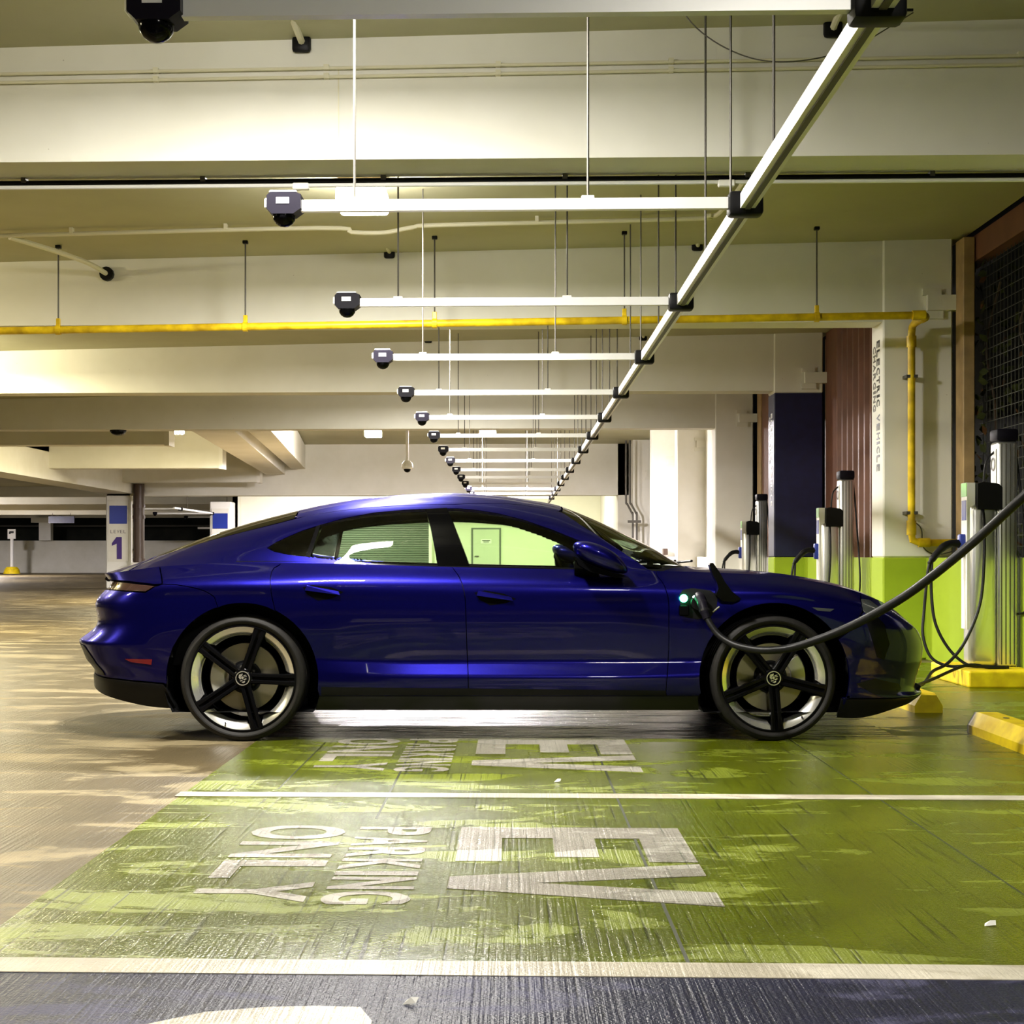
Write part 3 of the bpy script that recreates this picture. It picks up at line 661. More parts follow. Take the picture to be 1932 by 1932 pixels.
stub(1570, 56, 8.5, 'curved white conduit elbow at the top by the silver rail', (0.07,-0.55,0.17))
for (p0, p1, lb) in (((-1.42,8.05,ZC-.015),(-0.88,8.05,ZC-.015),'thin dark rod on the ceiling over the nearest beam stub'), ((1.62,8.1,ZC-.015),(2.2,8.1,ZC-.015),'thin dark rod on the ceiling near the white elbow')):
    tag(MB().tube([p0,p1], 0.008, 6).build('ceiling_rod', M_BLACK), lb, 'rod')
tag(MB().tube(bez([(0.75,7.6,ZC),(0.95,7.6,3.75),(1.20,7.6,3.60),(1.45,7.6,3.57),(1.75,7.7,3.66),(2.02,7.9,3.85),(2.2,8.1,4.0)],8), 0.0035, 6).build('loose_wire', M_STEEL), 'thin loose wire sagging in front of the nearest beam', 'wire')
# security cameras
sx = thing('security_camera', 'white dome camera on a long white drop pole', 'camera', (-2.17, 30, 2.86))
MB().tube([(0,0,0.05),(0,0,1.69)], 0.030, 10).build('drop_pole', M_WHITE, sx, True)
MB().lathe([(0,0.12),(0.06,0.12),(0.11,0.06),(0.12,-0.02),(0.09,-0.05),(0,-0.05)], 'z', (0,0,0), 16).build('housing', M_WHITE, sx, True)
MB().sphere((0,0,-0.05), 0.075, 12, 8).build('dome', M_GLOSSB, sx, 'all')
sx = thing('security_camera', 'black half dome camera under the fourth beam', 'camera', (-7.22, 26.55, ZB))
MB().lathe([(0,0),(0.15,0),(0.15,-0.03),(0,-0.03)], 'z', (0,0,0), 16).build('base', M_BLACK, sx)
MB().sphere((0,0,-0.03), 0.14, 16, 8, (1,1,0.5)).build('dome', M_GLOSSB, sx, 'all')

# ================================================================== CHARGING POSTS
def charger_parts():
    P = []
    tall = MB().bbox(0.02, 0.185, -0.09, 0.09, 0, 1.80, 0.025, 3)
    P.append(('tall_mast', tall.mesh('tall_mast', M_ALU, True), None))
    short = MB().bbox(-0.20, 0.02, -0.10, 0.10, 0, 1.30, 0.05, 4)
    P.append(('body', short.mesh('body', M_ALU, True), None))
    P.append(('mast_cap', MB().bbox(0.015, 0.19, -0.095, 0.095, 1.80, 1.90, 0.02, 2).mesh('mast_cap', M_DARKV, True), None))
    rib = MB()
    for k in range(4): rib.box(0.05+k*0.034, 0.058+k*0.034, -0.094, -0.088, 0.02, 1.78)
    P.append(('mast_rib', rib.mesh('mast_rib', M_STEEL), 'stuff'))
    hd = MB().prism([(-0.145,1.255),(0.05,1.255),(0.05,1.43),(0.02,1.46),(-0.10,1.475),(-0.145,1.46)], -0.125, 0.11, lambda a,b,h: (a,h,b))
    P.append(('head', hd.mesh('head', M_BLACK), None))
    P.append(('side_strip', MB().box(-0.215, -0.15, -0.075, 0.075, 0.30, 1.47).mesh('side_strip', M_WHITE), None))
    P.append(('green_label', MB().box(-0.219, -0.147, -0.07, 0.07, 1.36, 1.468).mesh('green_label', M_GREENLAB), None))
    P.append(('screen', MB().box(-0.2185, -0.215, -0.055, 0.055, 1.17, 1.33).mesh('screen', M_BLUEDEC), None))
    P.append(('mast_label', MB().box(0.012, 0.022, -0.06, 0.06, 1.15, 1.42).mesh('mast_label', M_GREENLAB), None))
    P.append(('mast_badge', MB().lathe([(0.045,0.0),(0.055,0.0),(0.055,-0.006),(0.045,-0.006)], 'x', (0.018,-0.01,1.62), 20).box(0.014,0.02,-0.07,0.05,1.45,1.74).mesh('mast_badge', M_WHITE), None))
    P.append(('badge_ring', MB().lathe([(0.040,0.0),(0.054,0.0),(0.054,-0.005),(0.040,-0.005)], 'x', (0.013,-0.01,1.62), 20).mesh('badge_ring', M_GREYTXT), None))
    hol = MB().bbox(-0.26, -0.19, -0.04, 0.04, 0.88, 1.06, 0.015, 2)
    P.append(('holster', hol.mesh('holster', M_BLUEDEC, True), None))
    gun = MB().tube(bez([(-0.20,0,0.97),(-0.30,-0.01,0.985),(-0.38,-0.02,0.96),(-0.46,-0.03,0.88),(-0.50,-0.03,0.82)],5), [0.034]*6+[0.032]*6+[0.028]*6+[0.020]*3, 10)
    P.append(('plug', gun.mesh('plug', M_BLACK, True), None))
    return P
CP = charger_parts()
def charger(x, y, base, lb, cables=True):
    o = thing('charging_post', lb, 'charging post', (x, y, base), 0, 'silver charging posts along the outer wall')
    for nm, me, kd in CP:
        q = put(nm, me, o)
        if kd: q['kind'] = kd
    return o
CH = [(3.84, 11.85, 0.13, 'nearest silver charging post on the yellow plinth'), (3.74, 17.0, 0.10, 'middle silver charging post before the brown cladding'),
      (3.84, 23.3, 0.10, 'farthest silver charging post left of the blue column'), (3.84, 5.9, 0.13, 'silver charging post right of frame that feeds the car')]
for x, y, b_, lb in CH:
    o = charger(x, y, b_, lb)
    r = 0.0125
    c1 = bez([(-0.10,-0.10,1.27),(-0.105,-0.15,1.15),(-0.11,-0.17,0.85),(-0.15,-0.19,0.50),(-0.28,-0.22,0.20),(-0.42,-0.25,0.04),(-0.55,-0.3,-0.02),(-0.68,-0.5,-b_+.03),(-0.85,-0.75,-b_+.015)],6)
    c2 = bez([(-0.50,-0.03,0.82),(-0.52,-0.04,0.72),(-0.55,-0.06,0.45),(-0.57,-0.10,0.25),(-0.52,-0.15,0.08),(-0.40,-0.2,0.015),(-0.25,-0.24,0.02),(-0.05,-0.25,0.012),(0.02,-0.30,0.012),(-0.12,-0.33,0.012),(-0.3,-0.33,0.03),(-0.62,-0.45,-b_+.05),(-0.85,-0.72,-b_+.02)],6)
    c3 = bez([(-0.48,-0.03,0.84),(-0.49,-0.05,0.6),(-0.47,-0.09,0.35),(-0.38,-0.14,0.15),(-0.26,-0.2,0.03),(-0.14,-0.25,0.013),(0.05,-0.27,0.012)],6)
    for i, (c_, st) in enumerate(((c1, 'cable drooping from the post head'), (c2, 'cable hanging in a loop from the holstered plug'), (c3, 'second strand hanging from the plug'))):
        MB().tube(c_, r, 8).build('cable', M_CABLE, o, True)
    c4 = bez([(0.19,0.02,1.82),(0.202,-0.06,1.5),(0.204,-0.14,1.2),(0.206,-0.24,0.85),(0.206,-0.27,0.6),(0.204,-0.20,0.45),(0.19,-0.05,0.42)],6)
    MB().tube(c4, 0.010, 8).build('cable', M_CABLE, o, True)
    c5 = bez([(0.02,-0.02,1.72),(-0.04,-0.03,1.66),(-0.06,-0.03,1.58),(-0.07,-0.03,1.45)],5)
    MB().tube(c5, 0.009, 8).build('cable', M_CABLE, o, True)
def plinth(x0, x1, y0, y1, h, lb):
    tag(MB().bbox(x0, x1, y0, y1, 0.0, h, 0.015, 2).build('plinth', M_YEL), lb, 'plinth', 'yellow concrete plinths')
plinth(3.50, 4.05, 11.32, 12.35, 0.13, 'yellow concrete plinth under the nearest charging post')
plinth(3.40, 4.05, 16.5, 17.5, 0.10, 'yellow concrete plinth under the middle charging post')
plinth(3.55, 4.05, 22.8, 23.8, 0.10, 'yellow concrete plinth under the farthest charging post')
plinth(3.50, 4.05, 5.4, 6.4, 0.13, 'yellow concrete plinth of the post right of frame')
# wheel stops
def wheel_stop(x, y0, y1, lb):
    o = thing('wheel_stop', lb, 'wheel stop', (x, (y0+y1)/2, 0), 0, 'yellow concrete wheel stops'); L_ = (y1-y0)/2
    pr = [(-0.10,0),(-0.10,0.05),(-0.055,0.125),(0.055,0.125),(0.10,0.05),(0.10,0)]
    m_ = MB(); n = len(pr); st = [(-L_, 0.0, 0.75), (-L_+0.0, 0.0, 0.75), (-L_+0.06, 0, 1.0), (-0.3*L_, 0, 1), (0.3*L_, 0, 1), (L_-0.06, 0, 1.0), (L_, 0.0, 0.75)]
    vs_ = []
    for yy, _, s_ in st:
        vs_ += [(a*(0.9 if s_ < 1 else 1), yy, b*(0.93 if s_ < 1 else 1)) for a, b in pr]
    fs = [tuple(range(n)), tuple(reversed([(len(st)-1)*n+i for i in range(n)]))]
    for k in range(len(st)-1):
        for i in range(n): fs.append((k*n+i, (k+1)*n+i, (k+1)*n+(i+1) % n, k*n+(i+1) % n))
    m_.add(vs_, fs).build('block', M_YEL, o)
    MB().prism([(a*.925, b*.95) for a, b in pr], L_-0.05, L_+0.003, lambda a, b, h: (a, h, b)).build('worn_end', M_WALL, o)
    for yy in (-L_*0.6, L_*0.6): MB().lathe([(0,0.128),(0.018,0.128),(0.018,0.12),(0,0.12)], 'z', (0,yy,0), 10).build('anchor_pin', M_STEEL, o)
wheel_stop(2.70, 6.55, 8.46, 'yellow concrete wheel stop in the stall in front of the car')
wheel_stop(2.68, 9.50, 11.30, 'yellow concrete wheel stop under the nose of the car')
wheel_stop(2.70, 3.9, 5.75, 'yellow concrete wheel stop right of frame in the nearest green stall')

# ================================================================== WIRE TRELLIS WITH VINES
tr = thing('trellis', 'dark wire mesh trellis with brown frame and climbing vine', 'trellis', (4.56, 10.4, 0))
MB().box(-0.10, 0.04, -6, 4.2, 3.86, 4.11).build('top_rail', M_BROWN, tr)
for yy in (-6, -2.0): MB().box(0.0, 0.06, yy, yy+0.08, 0, 3.9).build('post', M_BROWN, tr)
wm = MB()
for k in range(100): wm.box(-0.003, 0.003, -6+k*0.10, -5.994+k*0.10, 0.95, 3.9)
for k in range(29): wm.box(-0.003, 0.003, -6, 4.0, 1.0+k*0.10, 1.006+k*0.10)
q = wm.build('wire_grid', M_WIRE, tr); q['kind'] = 'stuff'
for mat, cnt, nm in ((M_LEAF, 1500, 'vine_leaves'), (M_LEAFB, 350, 'dry_vine_leaves')):
    lf = MB()
    for k in range(cnt):
        c = Vector((random.uniform(0.02, 0.28), random.uniform(-6, 4.05), 0.9+random.random()*2.95))
        if random.random() < 0.06: c.x = -0.08; c.y = random.uniform(3.6, 4.1)
        s_ = random.uniform(0.025, 0.06)
        R = Matrix.Rotation(random.uniform(0, 6.28), 3, 'X') @ Matrix.Rotation(random.uniform(-0.9, 0.9), 3, 'Z') @ Matrix.Rotation(random.uniform(-.7,.7), 3, 'Y')
        pts = [(0,-1,0),(0.15,-.3,.7),(0.05,.3,.6),(0,1.1,0),(0.05,.3,-.6),(0.15,-.3,-.7)]
        lf.add([c+R @ (Vector(p)*s_) for p in pts], [(0,1,2,3),(0,3,4,5)])
    q = lf.build(nm, mat, tr, False, False); q['kind'] = 'stuff'
for k in range(9):
    y0 = -5.5+k*1.15; pp = [(0.05, y0, 0.3)]
    for j in range(6): pp.append((0.04+random.uniform(-.03,.06), y0+random.uniform(-.5,.5), 0.3+(j+1)*0.55))
    MB().tube(bez(pp, 5), 0.012, 6).build('vine_stem', M_RUST, tr, True)
# ================================================================== THE CAR
CARX, CARD = 0.202, 8.92         # along the picture plane, and distance of the centre line
car = thing('car', 'dark blue metallic four door coupe plugged in to charge', 'car',
            (CARX*math.cos(YAW)-CARD*math.sin(YAW), CARX*math.sin(YAW)+CARD*math.cos(YAW), 0), YAW)
def prj(P):   # local car points (n,3) on the near side -> measured photo position
    D = CARD+P[..., 1]
    return PX0+FPX*(P[..., 0]+CARX)/D, PY0-FPX*(P[..., 2]-CAMZ)/D
def cl(px, py, y):
    D = CARD+y; return ((px-PX0)*D/FPX-CARX, y, CAMZ-(py-PY0)*D/FPX)
class Pchip:
    def __init__(s, x, y):
        s.x = np.array(x, float); s.y = np.array(y, float); h = np.diff(s.x); d = np.diff(s.y)/h
        m = np.zeros_like(s.y); m[0] = d[0]; m[-1] = d[-1]
        for k in range(1, len(m)-1):
            if d[k-1]*d[k] <= 0: m[k] = 0
            else:
                w1 = 2*h[k]+h[k-1]; w2 = h[k]+2*h[k-1]; m[k] = (w1+w2)/(w1/d[k-1]+w2/d[k])
        s.m = m; s.h = h
    def __call__(s, t):
        t = np.clip(np.asarray(t, float), s.x[0], s.x[-1]); i = np.clip(np.searchsorted(s.x, t, 'right')-1, 0, len(s.x)-2)
        h = s.h[i]; q = (t-s.x[i])/h
        return s.y[i]*(1+2*q)*(1-q)**2+s.m[i]*h*q*(1-q)**2+s.y[i+1]*q*q*(3-2*q)+s.m[i+1]*h*q*q*(q-1)
KX = [-2.45,-2.2,-1.9,-1.45,-1.0,-.5,0,.5,1.0,1.45,1.9,2.2,2.45]
ZL = [[.285,.228,.178,.165,.165,.165,.165,.165,.165,.165,.125,.18,.200],
      [.335,.31,.28,.25,.235,.235,.235,.235,.235,.24,.23,.23,.228],
      [.37,.36,.34,.32,.30,.30,.30,.30,.30,.31,.30,.27,.25],
      [.43,.42,.41,.40,.375,.36,.36,.36,.365,.38,.37,.34,.31],
      [.53,.53,.52,.50,.45,.432,.432,.432,.44,.48,.46,.43,.40],
      [.62,.63,.64,.65,.62,.60,.60,.60,.62,.65,.58,.53,.49],
      [.745,.76,.775,.785,.76,.75,.745,.745,.75,.77,.70,.62,.55],
      [.845,.855,.865,.87,.87,.865,.86,.855,.85,.84,.77,.67,.575],
      [.905,.925,.958,.975,.972,.957,.946,.936,.926,.905,.835,.735,.62]]
YL = [[.86,.88,.88,.88,.88,.88,.88,.88,.88,.89,.93,.95,.93],
      [.91,.93,.94,.945,.945,.945,.945,.945,.945,.95,.96,.96,.95],
      [.93,.945,.955,.965,.965,.97,.972,.972,.968,.965,.965,.955,.94],
      [.94,.955,.965,.97,.965,.974,.978,.978,.974,.970,.965,.95,.93],
      [.95,.965,.972,.975,.955,.935,.930,.930,.943,.970,.972,.955,.935],
      [.945,.965,.978,.985,.965,.95,.945,.945,.955,.978,.975,.955,.93],
      [.93,.955,.975,.985,.968,.955,.95,.95,.955,.975,.965,.94,.90],
      [.90,.93,.965,.975,.957,.945,.94,.94,.94,.955,.94,.90,.86],
      [.80,.82,.84,.855,.86,.865,.865,.855,.84,.82,.80,.76,.72]]
XR = [-2.445,-2.44,-2.43,-2.48,-2.525,-2.415,-2.425,-2.345,-2.39]
XF = [2.42,2.47,2.43,2.44,2.475,2.48,2.46,2.43,2.38]
ZLf = [Pchip(KX, z) for z in ZL]; YLf = [Pchip(KX, y) for y in YL]
XA_R, XA_F = -1.6, 1.55
def level_curves(U):
    U = np.asarray(U, float); sr = np.clip((0.2-U)/0.2, 0, 1); sf = np.clip((U-0.8)/0.2, 0, 1)
    Tr = 1-(1-sr)**2.5; Tf = 1-(1-sf)**2.5
    mid = XA_R+(XA_F-XA_R)*np.clip((U-0.2)/0.6, 0, 1)
    fac = np.maximum(1-Tr**6, 0)**0.625*np.maximum(1-Tf**5, 0)**0.625
    xn = np.where(U < .2, XA_R+(-2.45-XA_R)*Tr, np.where(U > .8, XA_F+(2.45-XA_F)*Tf, mid))
    out = np.zeros((9,)+U.shape+(3,))
    for k in range(9):
        x = np.where(U < .2, XA_R+(XR[k]-XA_R)*Tr, np.where(U > .8, XA_F+(XF[k]-XA_F)*Tf, mid))
        out[k, ..., 0] = x; out[k, ..., 1] = -YLf[k](xn)*fac; out[k, ..., 2] = ZLf[k](xn)
    return out, xn
def hermite(P, ml, mr, V):
    """P (K,n,3); ml/mr left/right slopes; V (n,)"""
    K = P.shape[0]; i = np.clip(np.floor(V).astype(int), 0, K-2); q = (V-i)[:, None]; ar = np.arange(P.shape[1])
    return P[i, ar]*(1+2*q)*(1-q)**2+mr[i, ar]*q*(1-q)**2+P[i+1, ar]*q*q*(3-2*q)+ml[i+1, ar]*q*q*(q-1)
def surfS(U, V):
    U = np.atleast_1d(np.asarray(U, float)); V = np.atleast_1d(np.asarray(V, float))
    P, xn = level_curves(U); K = 9
    m = np.zeros_like(P); m[1:-1] = (P[2:]-P[:-2])/2; m[0] = P[1]-P[0]; m[-1] = (P[-1]-P[-2])
    ml = m.copy(); mr = m.copy()
    for k in (3, 4):
        ml[k] = P[k]-P[k-1]; mr[k] = P[k+1]-P[k]
    # flatten slope changes just beside the creases
    return hermite(P, ml, mr, V)
ZCt = Pchip([-2.5,-2.43,-2.225,-2.09,-1.96,-1.762,-1.539,-1.328,-1.099,-.875,-.623,-.315,-.04,.125,.303,.39,.623,.843,1.067,1.12,1.3,1.5,1.7,1.9,2.1,2.25,2.38,2.5],
            [.900,.906,.958,1.007,1.0585,1.135,1.207,1.264,1.319,1.356,1.382,1.395,1.379,1.356,1.325,1.295,1.194,1.084,.955,.950,.940,.925,.90,.86,.79,.715,.62,.60])
KT = [-2.45,-2.1,-1.5,-.9,0,.3,.6,.8,1.07,1.5,2.45]
TY = [Pchip(KT, a) for a in ([.75,.80,.87,.905,.915,.93,.955,.965,.85,.85,.8],[.5,.6,.70,.765,.785,.81,.875,.92,.62,.62,.55],[.25,.35,.44,.49,.50,.51,.55,.58,.32,.32,.28])]
TZ = [Pchip(KT, a) for a in ([.45,.42,.36,.37,.375,.33,.24,.18,.40,.45,.5],[.75,.70,.70,.72,.715,.66,.56,.42,.75,.78,.8],[.93,.92,.93,.93,.93,.91,.88,.82,.94,.95,.95])]
def surfT(U, W):
    U = np.atleast_1d(np.asarray(U, float)); W = np.atleast_1d(np.asarray(W, float))
    P8, xn = level_curves(U); c = P8[8]; zc = ZCt(c[..., 0]); zc = np.maximum(zc, c[..., 2]+0.0005)
    P = np.zeros((6,)+c.shape); P[0] = c
    for k in range(3):
        P[k+1, ..., 0] = c[..., 0]; P[k+1, ..., 1] = c[..., 1]*TY[k](c[..., 0]); P[k+1, ..., 2] = c[..., 2]+(zc-c[..., 2])*TZ[k](c[..., 0])
    P[4, ..., 0] = c[..., 0]; P[4, ..., 2] = zc
    P[5] = P[3]; P[5, ..., 1] *= -1
    m = np.zeros_like(P); m[1:-1] = (P[2:]-P[:-2])/2; m[0] = P[1]-P[0]; m[-1] = P[-1]-P[-2]
    return hermite(P, m, m, W)
def surf_normal(sf, U, V, vmax):
    e = 1e-4; U = np.asarray(U); V = np.asarray(V)
    ua, ub = np.clip(U-e, 1e-5, 1-1e-5), np.clip(U+e, 1e-5, 1-1e-5); va, vb = np.clip(V-e*10, 0, vmax), np.clip(V+e*10, 0, vmax)
    n = np.cross(sf(ub, V)-sf(ua, V), sf(U, vb)-sf(U, va))
    P = sf(U, V); ref = P-np.stack([P[:, 0]*0.85, 0*P[:, 0], 0*P[:, 0]+0.45], 1)
    l = np.linalg.norm(n, axis=1, keepdims=True); l[l < 1e-12] = 1; n = n/l
    sgn = np.sign((n*ref).sum(1, keepdims=True)); sgn[sgn == 0] = 1
    return n*sgn
class Surf:
    def __init__(s, f, vmax, invmax, ug, vg):
        s.f = f; s.vmax = vmax; s.ug = ug; s.vg = vg
        gu = np.linspace(0.06, 0.94, 520); gv = np.linspace(0, invmax, 150); A, B = np.meshgrid(gu, gv, indexing='ij')
        s.A = A.ravel(); s.B = B.ravel(); P = f(s.A, s.B); s.px, s.py = prj(P); s.invmax = invmax
    def inv(s, px, py):
        i = np.argmin((s.px-px)**2+(s.py-py)**2); u, v = s.A[i], s.B[i]
        for _ in range(8):
            e = 1e-4
            P = s.f([u, u+e, u], [v, v, v+e*5]); X, Y = prj(P)
            J = np.array([[(X[1]-X[0])/e, (X[2]-X[0])/(5*e)], [(Y[1]-Y[0])/e, (Y[2]-Y[0])/(5*e)]])
            try: d = np.linalg.solve(J, np.array([px-X[0], py-Y[0]]))
            except Exception: break
            d = np.clip(d, [-0.01, -0.2], [0.01, 0.2]); u = float(np.clip(u+d[0], 0.001, 0.999)); v = float(np.clip(v+d[1], 0, s.invmax))
        return (u, v)
    def inv_v(s, px, v):
        us = np.linspace(0.04, 0.96, 3000); X, _ = prj(s.f(us, np.full_like(us, v))); return (float(us[np.argmin(abs(X-px))]), v)
    def proj(s, uv):
        X, Y = prj(s.f([uv[0]], [uv[1]])); return float(X[0]), float(Y[0])
ugr = np.concatenate([np.linspace(0, .2, 34)[:-1], np.linspace(.2, .8, 150)[:-1], np.linspace(.8, 1, 34)])
vgr = np.concatenate([np.linspace(0, 3, 13)[:-1], np.linspace(3, 4, 7)[:-1], np.linspace(4, 8, 33)])
SS = Surf(surfS, 8.0, 8.0, ugr, vgr); TT = Surf(surfT, 4.0, 2.7, ugr, np.linspace(0, 4, 41))

def poly_uv(sf, pts, inset=0.8, closed=True):
    """photo measured outline -> surface parameters. (px,py) seam point, ('q',px,py) exact, ('v',px,v), ('uv',u,v)"""
    spec = []
    for p in pts:
        if len(p) == 2: spec.append(('p', float(p[0]), float(p[1])))
        elif p[0] == 'q': spec.append(('q', float(p[1]), float(p[2])))
        elif p[0] == 'v':
            u, v = sf.inv_v(p[1], p[2]); spec.append(('uv', u, v))
        else: spec.append(('uv', float(p[1]), float(p[2])))
    XY = [(s[1], s[2]) if s[0] != 'uv' else sf.proj((s[1], s[2])) for s in spec]
    n = len(XY); area = sum(XY[i][0]*XY[(i+1) % n][1]-XY[(i+1) % n][0]*XY[i][1] for i in range(n)); sg = 1 if area > 0 else -1
    out = []
    for i, s in enumerate(spec):
        if s[0] == 'p' and inset:
            a, b, c = np.array(XY[i-1]), np.array(XY[i]), np.array(XY[(i+1) % n])
            d1 = b-a; d2 = c-b; d1 = d1/(np.linalg.norm(d1)+1e-9); d2 = d2/(np.linalg.norm(d2)+1e-9); t = d1+d2; t = t/(np.linalg.norm(t)+1e-9)
            nrm = np.array([-t[1], t[0]])*sg; XY[i] = tuple(b+nrm*inset) if True else XY[i]
    cur = []
    for i in range(n):
        s, t = spec[i], spec[(i+1) % n]
        if s[0] == 'uv': cur.append((s[1], s[2]))
        else: cur.append(sf.inv(*XY[i]))
        if s[0] != 'uv' and t[0] != 'uv' and (closed or i < n-1):
            d = math.hypot(XY[i][0]-XY[(i+1) % n][0], XY[i][1]-XY[(i+1) % n][1]); k = int(d//14)
            for j in range(1, k+1):
                f = j/(k+1); cur.append(sf.inv(XY[i][0]*(1-f)+XY[(i+1) % n][0]*f, XY[i][1]*(1-f)+XY[(i+1) % n][1]*f))
    return cur
def clip_half(poly, ax, val, keep_ge):
    out = []; n = len(poly)
    for i in range(n):
        a, b = poly[i-1], poly[i]
        ia = (a[ax] >= val) if keep_ge else (a[ax] <= val); ib = (b[ax] >= val) if keep_ge else (b[ax] <= val)
        if ia != ib:
            t = (val-a[ax])/(b[ax]-a[ax]); q = [a[0]+(b[0]-a[0])*t, a[1]+(b[1]-a[1])*t]; q[ax] = val; out.append(tuple(q))
        if ib: out.append(b)
    return out
def parea(p): return 0.5*sum(p[i-1][0]*p[i][1]-p[i][0]*p[i-1][1] for i in range(len(p)))
def panel(name, patches, mat, sides=(1,), rim=0.018, label=None, parent=None, off=0.0):
    """patches: [(Surf, uv polygon)] joined in one mesh; sides 1 = near, -1 = far (mirrored)"""
    V = []; NR = []; Fs = []
    for sf, poly in patches:
        if parea(poly) < 0: poly = poly[::-1]
        us = [p[0] for p in poly]; vs2 = [p[1] for p in poly]; idx = {}; base = len(V); loc = []
        U = sf.ug; W = sf.vg
        for i in range(len(U)-1):
            if U[i+1] < min(us) or U[i] > max(us): continue
            st = clip_half(clip_half(poly, 0, U[i], True), 0, U[i+1], False)
            if len(st) < 3: continue
            v0, v1 = min(p[1] for p in st), max(p[1] for p in st)
            for j in range(len(W)-1):
                if W[j+1] < v0 or W[j] > v1: continue
                c = clip_half(clip_half(st, 1, W[j], True), 1, W[j+1], False)
                if len(c) < 3 or abs(parea(c)) < 1e-9: continue
                f = []
                for p in c:
                    k = (round(p[0], 6), round(p[1], 5))
                    if k not in idx: idx[k] = len(loc); loc.append(p)
                    if not f or f[-1] != idx[k]: f.append(idx[k])
                if len(f) > 1 and f[0] == f[-1]: f.pop()
                if len(set(f)) == len(f) and len(f) >= 3: Fs.append([base+q for q in f])
        a = np.array(loc); P = sf.f(a[:, 0], a[:, 1]); nn = surf_normal(sf.f, a[:, 0], a[:, 1], sf.vmax); P = P+nn*off
        V += P.tolist(); NR += nn.tolist()
        if rim:
            d = []
            for i in range(len(poly)):
                p, q = poly[i], poly[(i+1) % len(poly)]; m = max(1, int(max(abs(p[0]-q[0])/0.01, abs(p[1]-q[1])/0.25)))
                for j in range(m): d.append((p[0]+(q[0]-p[0])*j/m, p[1]+(q[1]-p[1])*j/m))
            a = np.array(d); P = sf.f(a[:, 0], a[:, 1]); nn = surf_normal(sf.f, a[:, 0], a[:, 1], sf.vmax); b0 = len(V); m = len(d)
            V += (P+nn*off).tolist()+(P+nn*(off-rim)).tolist(); NR += [[0, 0, 0]]*(2*m)
            Fs += [[b0+i, b0+m+i, b0+m+(i+1) % m, b0+(i+1) % m] for i in range(m)]
    objs = []
    V = np.array(V); NR = np.array(NR)
    for sd in sides:
        VV = V.copy(); NN = NR.copy()
        if sd < 0: VV[:, 1] *= -1; NN[:, 1] *= -1
        FF = []
        for f in Fs:   # orient every face along its outward normal
            g = NN[f].sum(0)
            if np.dot(g, g) > 0:
                p = VV[f]; nn = np.zeros(3)
                for i in range(1, len(f)-1): nn += np.cross(p[i]-p[0], p[i+1]-p[0])
                FF.append(f if np.dot(nn, g) >= 0 else f[::-1])
            else: FF.append(f)
        me = bpy.data.meshes.new(name); me.from_pydata(VV.tolist(), [], FF); me.update()
        me.polygons.foreach_set('use_smooth', [True]*len(me.polygons))
        me.normals_split_custom_set_from_vertices([tuple(x) for x in NN]); me.materials.append(mat)
        o = put(name, me, parent or car)
        if label: o['label'] = label
        objs.append(o)
    return objs
def arc(cx, cy, R, a0, a1, n=16): return [(cx+R*math.cos(math.radians(a0+(a1-a0)*k/n)), cy-R*math.sin(math.radians(a0+(a1-a0)*k/n))) for k in range(n+1)]
RA = (457, 1281, 143); FA = (1461, 1279, 141)
VS = 1.25   # skirt top level
seam_fd = [(1240,1087),(1248,1096),(1254,1106),(1260,1125),(1262,1142),(1262,1222),(1259,1273),(1256,1308)]
seam_md = [(857,1075),(865,1086),(871,1099),(876,1118),(878,1133),(881,1222),(883,1266),(884,1306)]
seam_rd = [(527,1066),(517,1072),(513,1078),(510,1090),(510,1102),(512,1120),(515,1135),(519,1152)]
tail_seam = [(294,1104),(307,1102),(330,1103),(351,1106),(370,1110),(386,1115),(397,1121),(405,1128),(411,1146)]
both = (1, -1)
# --- doors
panel('front_door', [(SS, poly_uv(SS, [('v',1236,8)]+seam_fd+[('v',1254,VS),('v',886,VS)]+seam_md[::-1]+[('v',853,8)]))], M_PAINT, both)
panel('rear_door', [(SS, poly_uv(SS, [('v',853,8)]+seam_md+[('v',884,VS),('v',603,VS)]+arc(*RA,-8,62,10)+seam_rd[::-1]+[('v',532,8)]))], M_PAINT, both)
# --- side skirt
panel('side_skirt', [(SS, poly_uv(SS, [('v',603,VS-.06),('v',1316,VS-.06),('v',1318,0),('v',596,0)]))], M_SKIRT, both)
panel('sill_trim', [(SS, poly_uv(SS, [('v',606,2.0),('v',1256,1.7),('v',1256,VS+.02),('v',606,VS+.02)]))], M_BLACK, both, rim=0, off=0.0008)
# --- rear quarter with C pillar, roof rail and A pillar in one pressing
dlo_top = [(503,1034),(522,1022),(544,1012),(570,1001),(598,992),(647,978),(705,967),(760,962),(802,960),(842,959),(864,959),(900,962),(939,968),(990,981),(1042,999),(1093,1020),(1135,1045),(1168,1073)]
dlo_bot = [(517,1041),(545,1047),(571,1050),(640,1058),(700,1062),(780,1066),(880,1067),(1000,1070),(1100,1073),(1160,1075)]
ws_edge = [(1226,1076),(1203,1061),(1178,1044),(1152,1027),(1127,1010),(1093,989),(1066,970),(1043,954)]
u_rw0, u_rw1 = [float(np.interp(x, [XA_R, XA_F], [.2, .8])) for x in (-1.22, .30)]
def u_of_x(x, lv=8):
    us = np.linspace(0, 1, 4001); X = level_curves(us)[0][lv, :, 0]; return float(np.interp(x, X, us))
u_gl_t, u_gl_b = u_of_x(-1.20), u_of_x(-2.03); u_rf = u_of_x(0.30)
wsq = [TT.inv(*p) for p in ws_edge]
wr_top = wsq[-1][1]
side_T = poly_uv(TT, [('v',1232,0)]+[('q',)+p for p in ws_edge], 0, False)
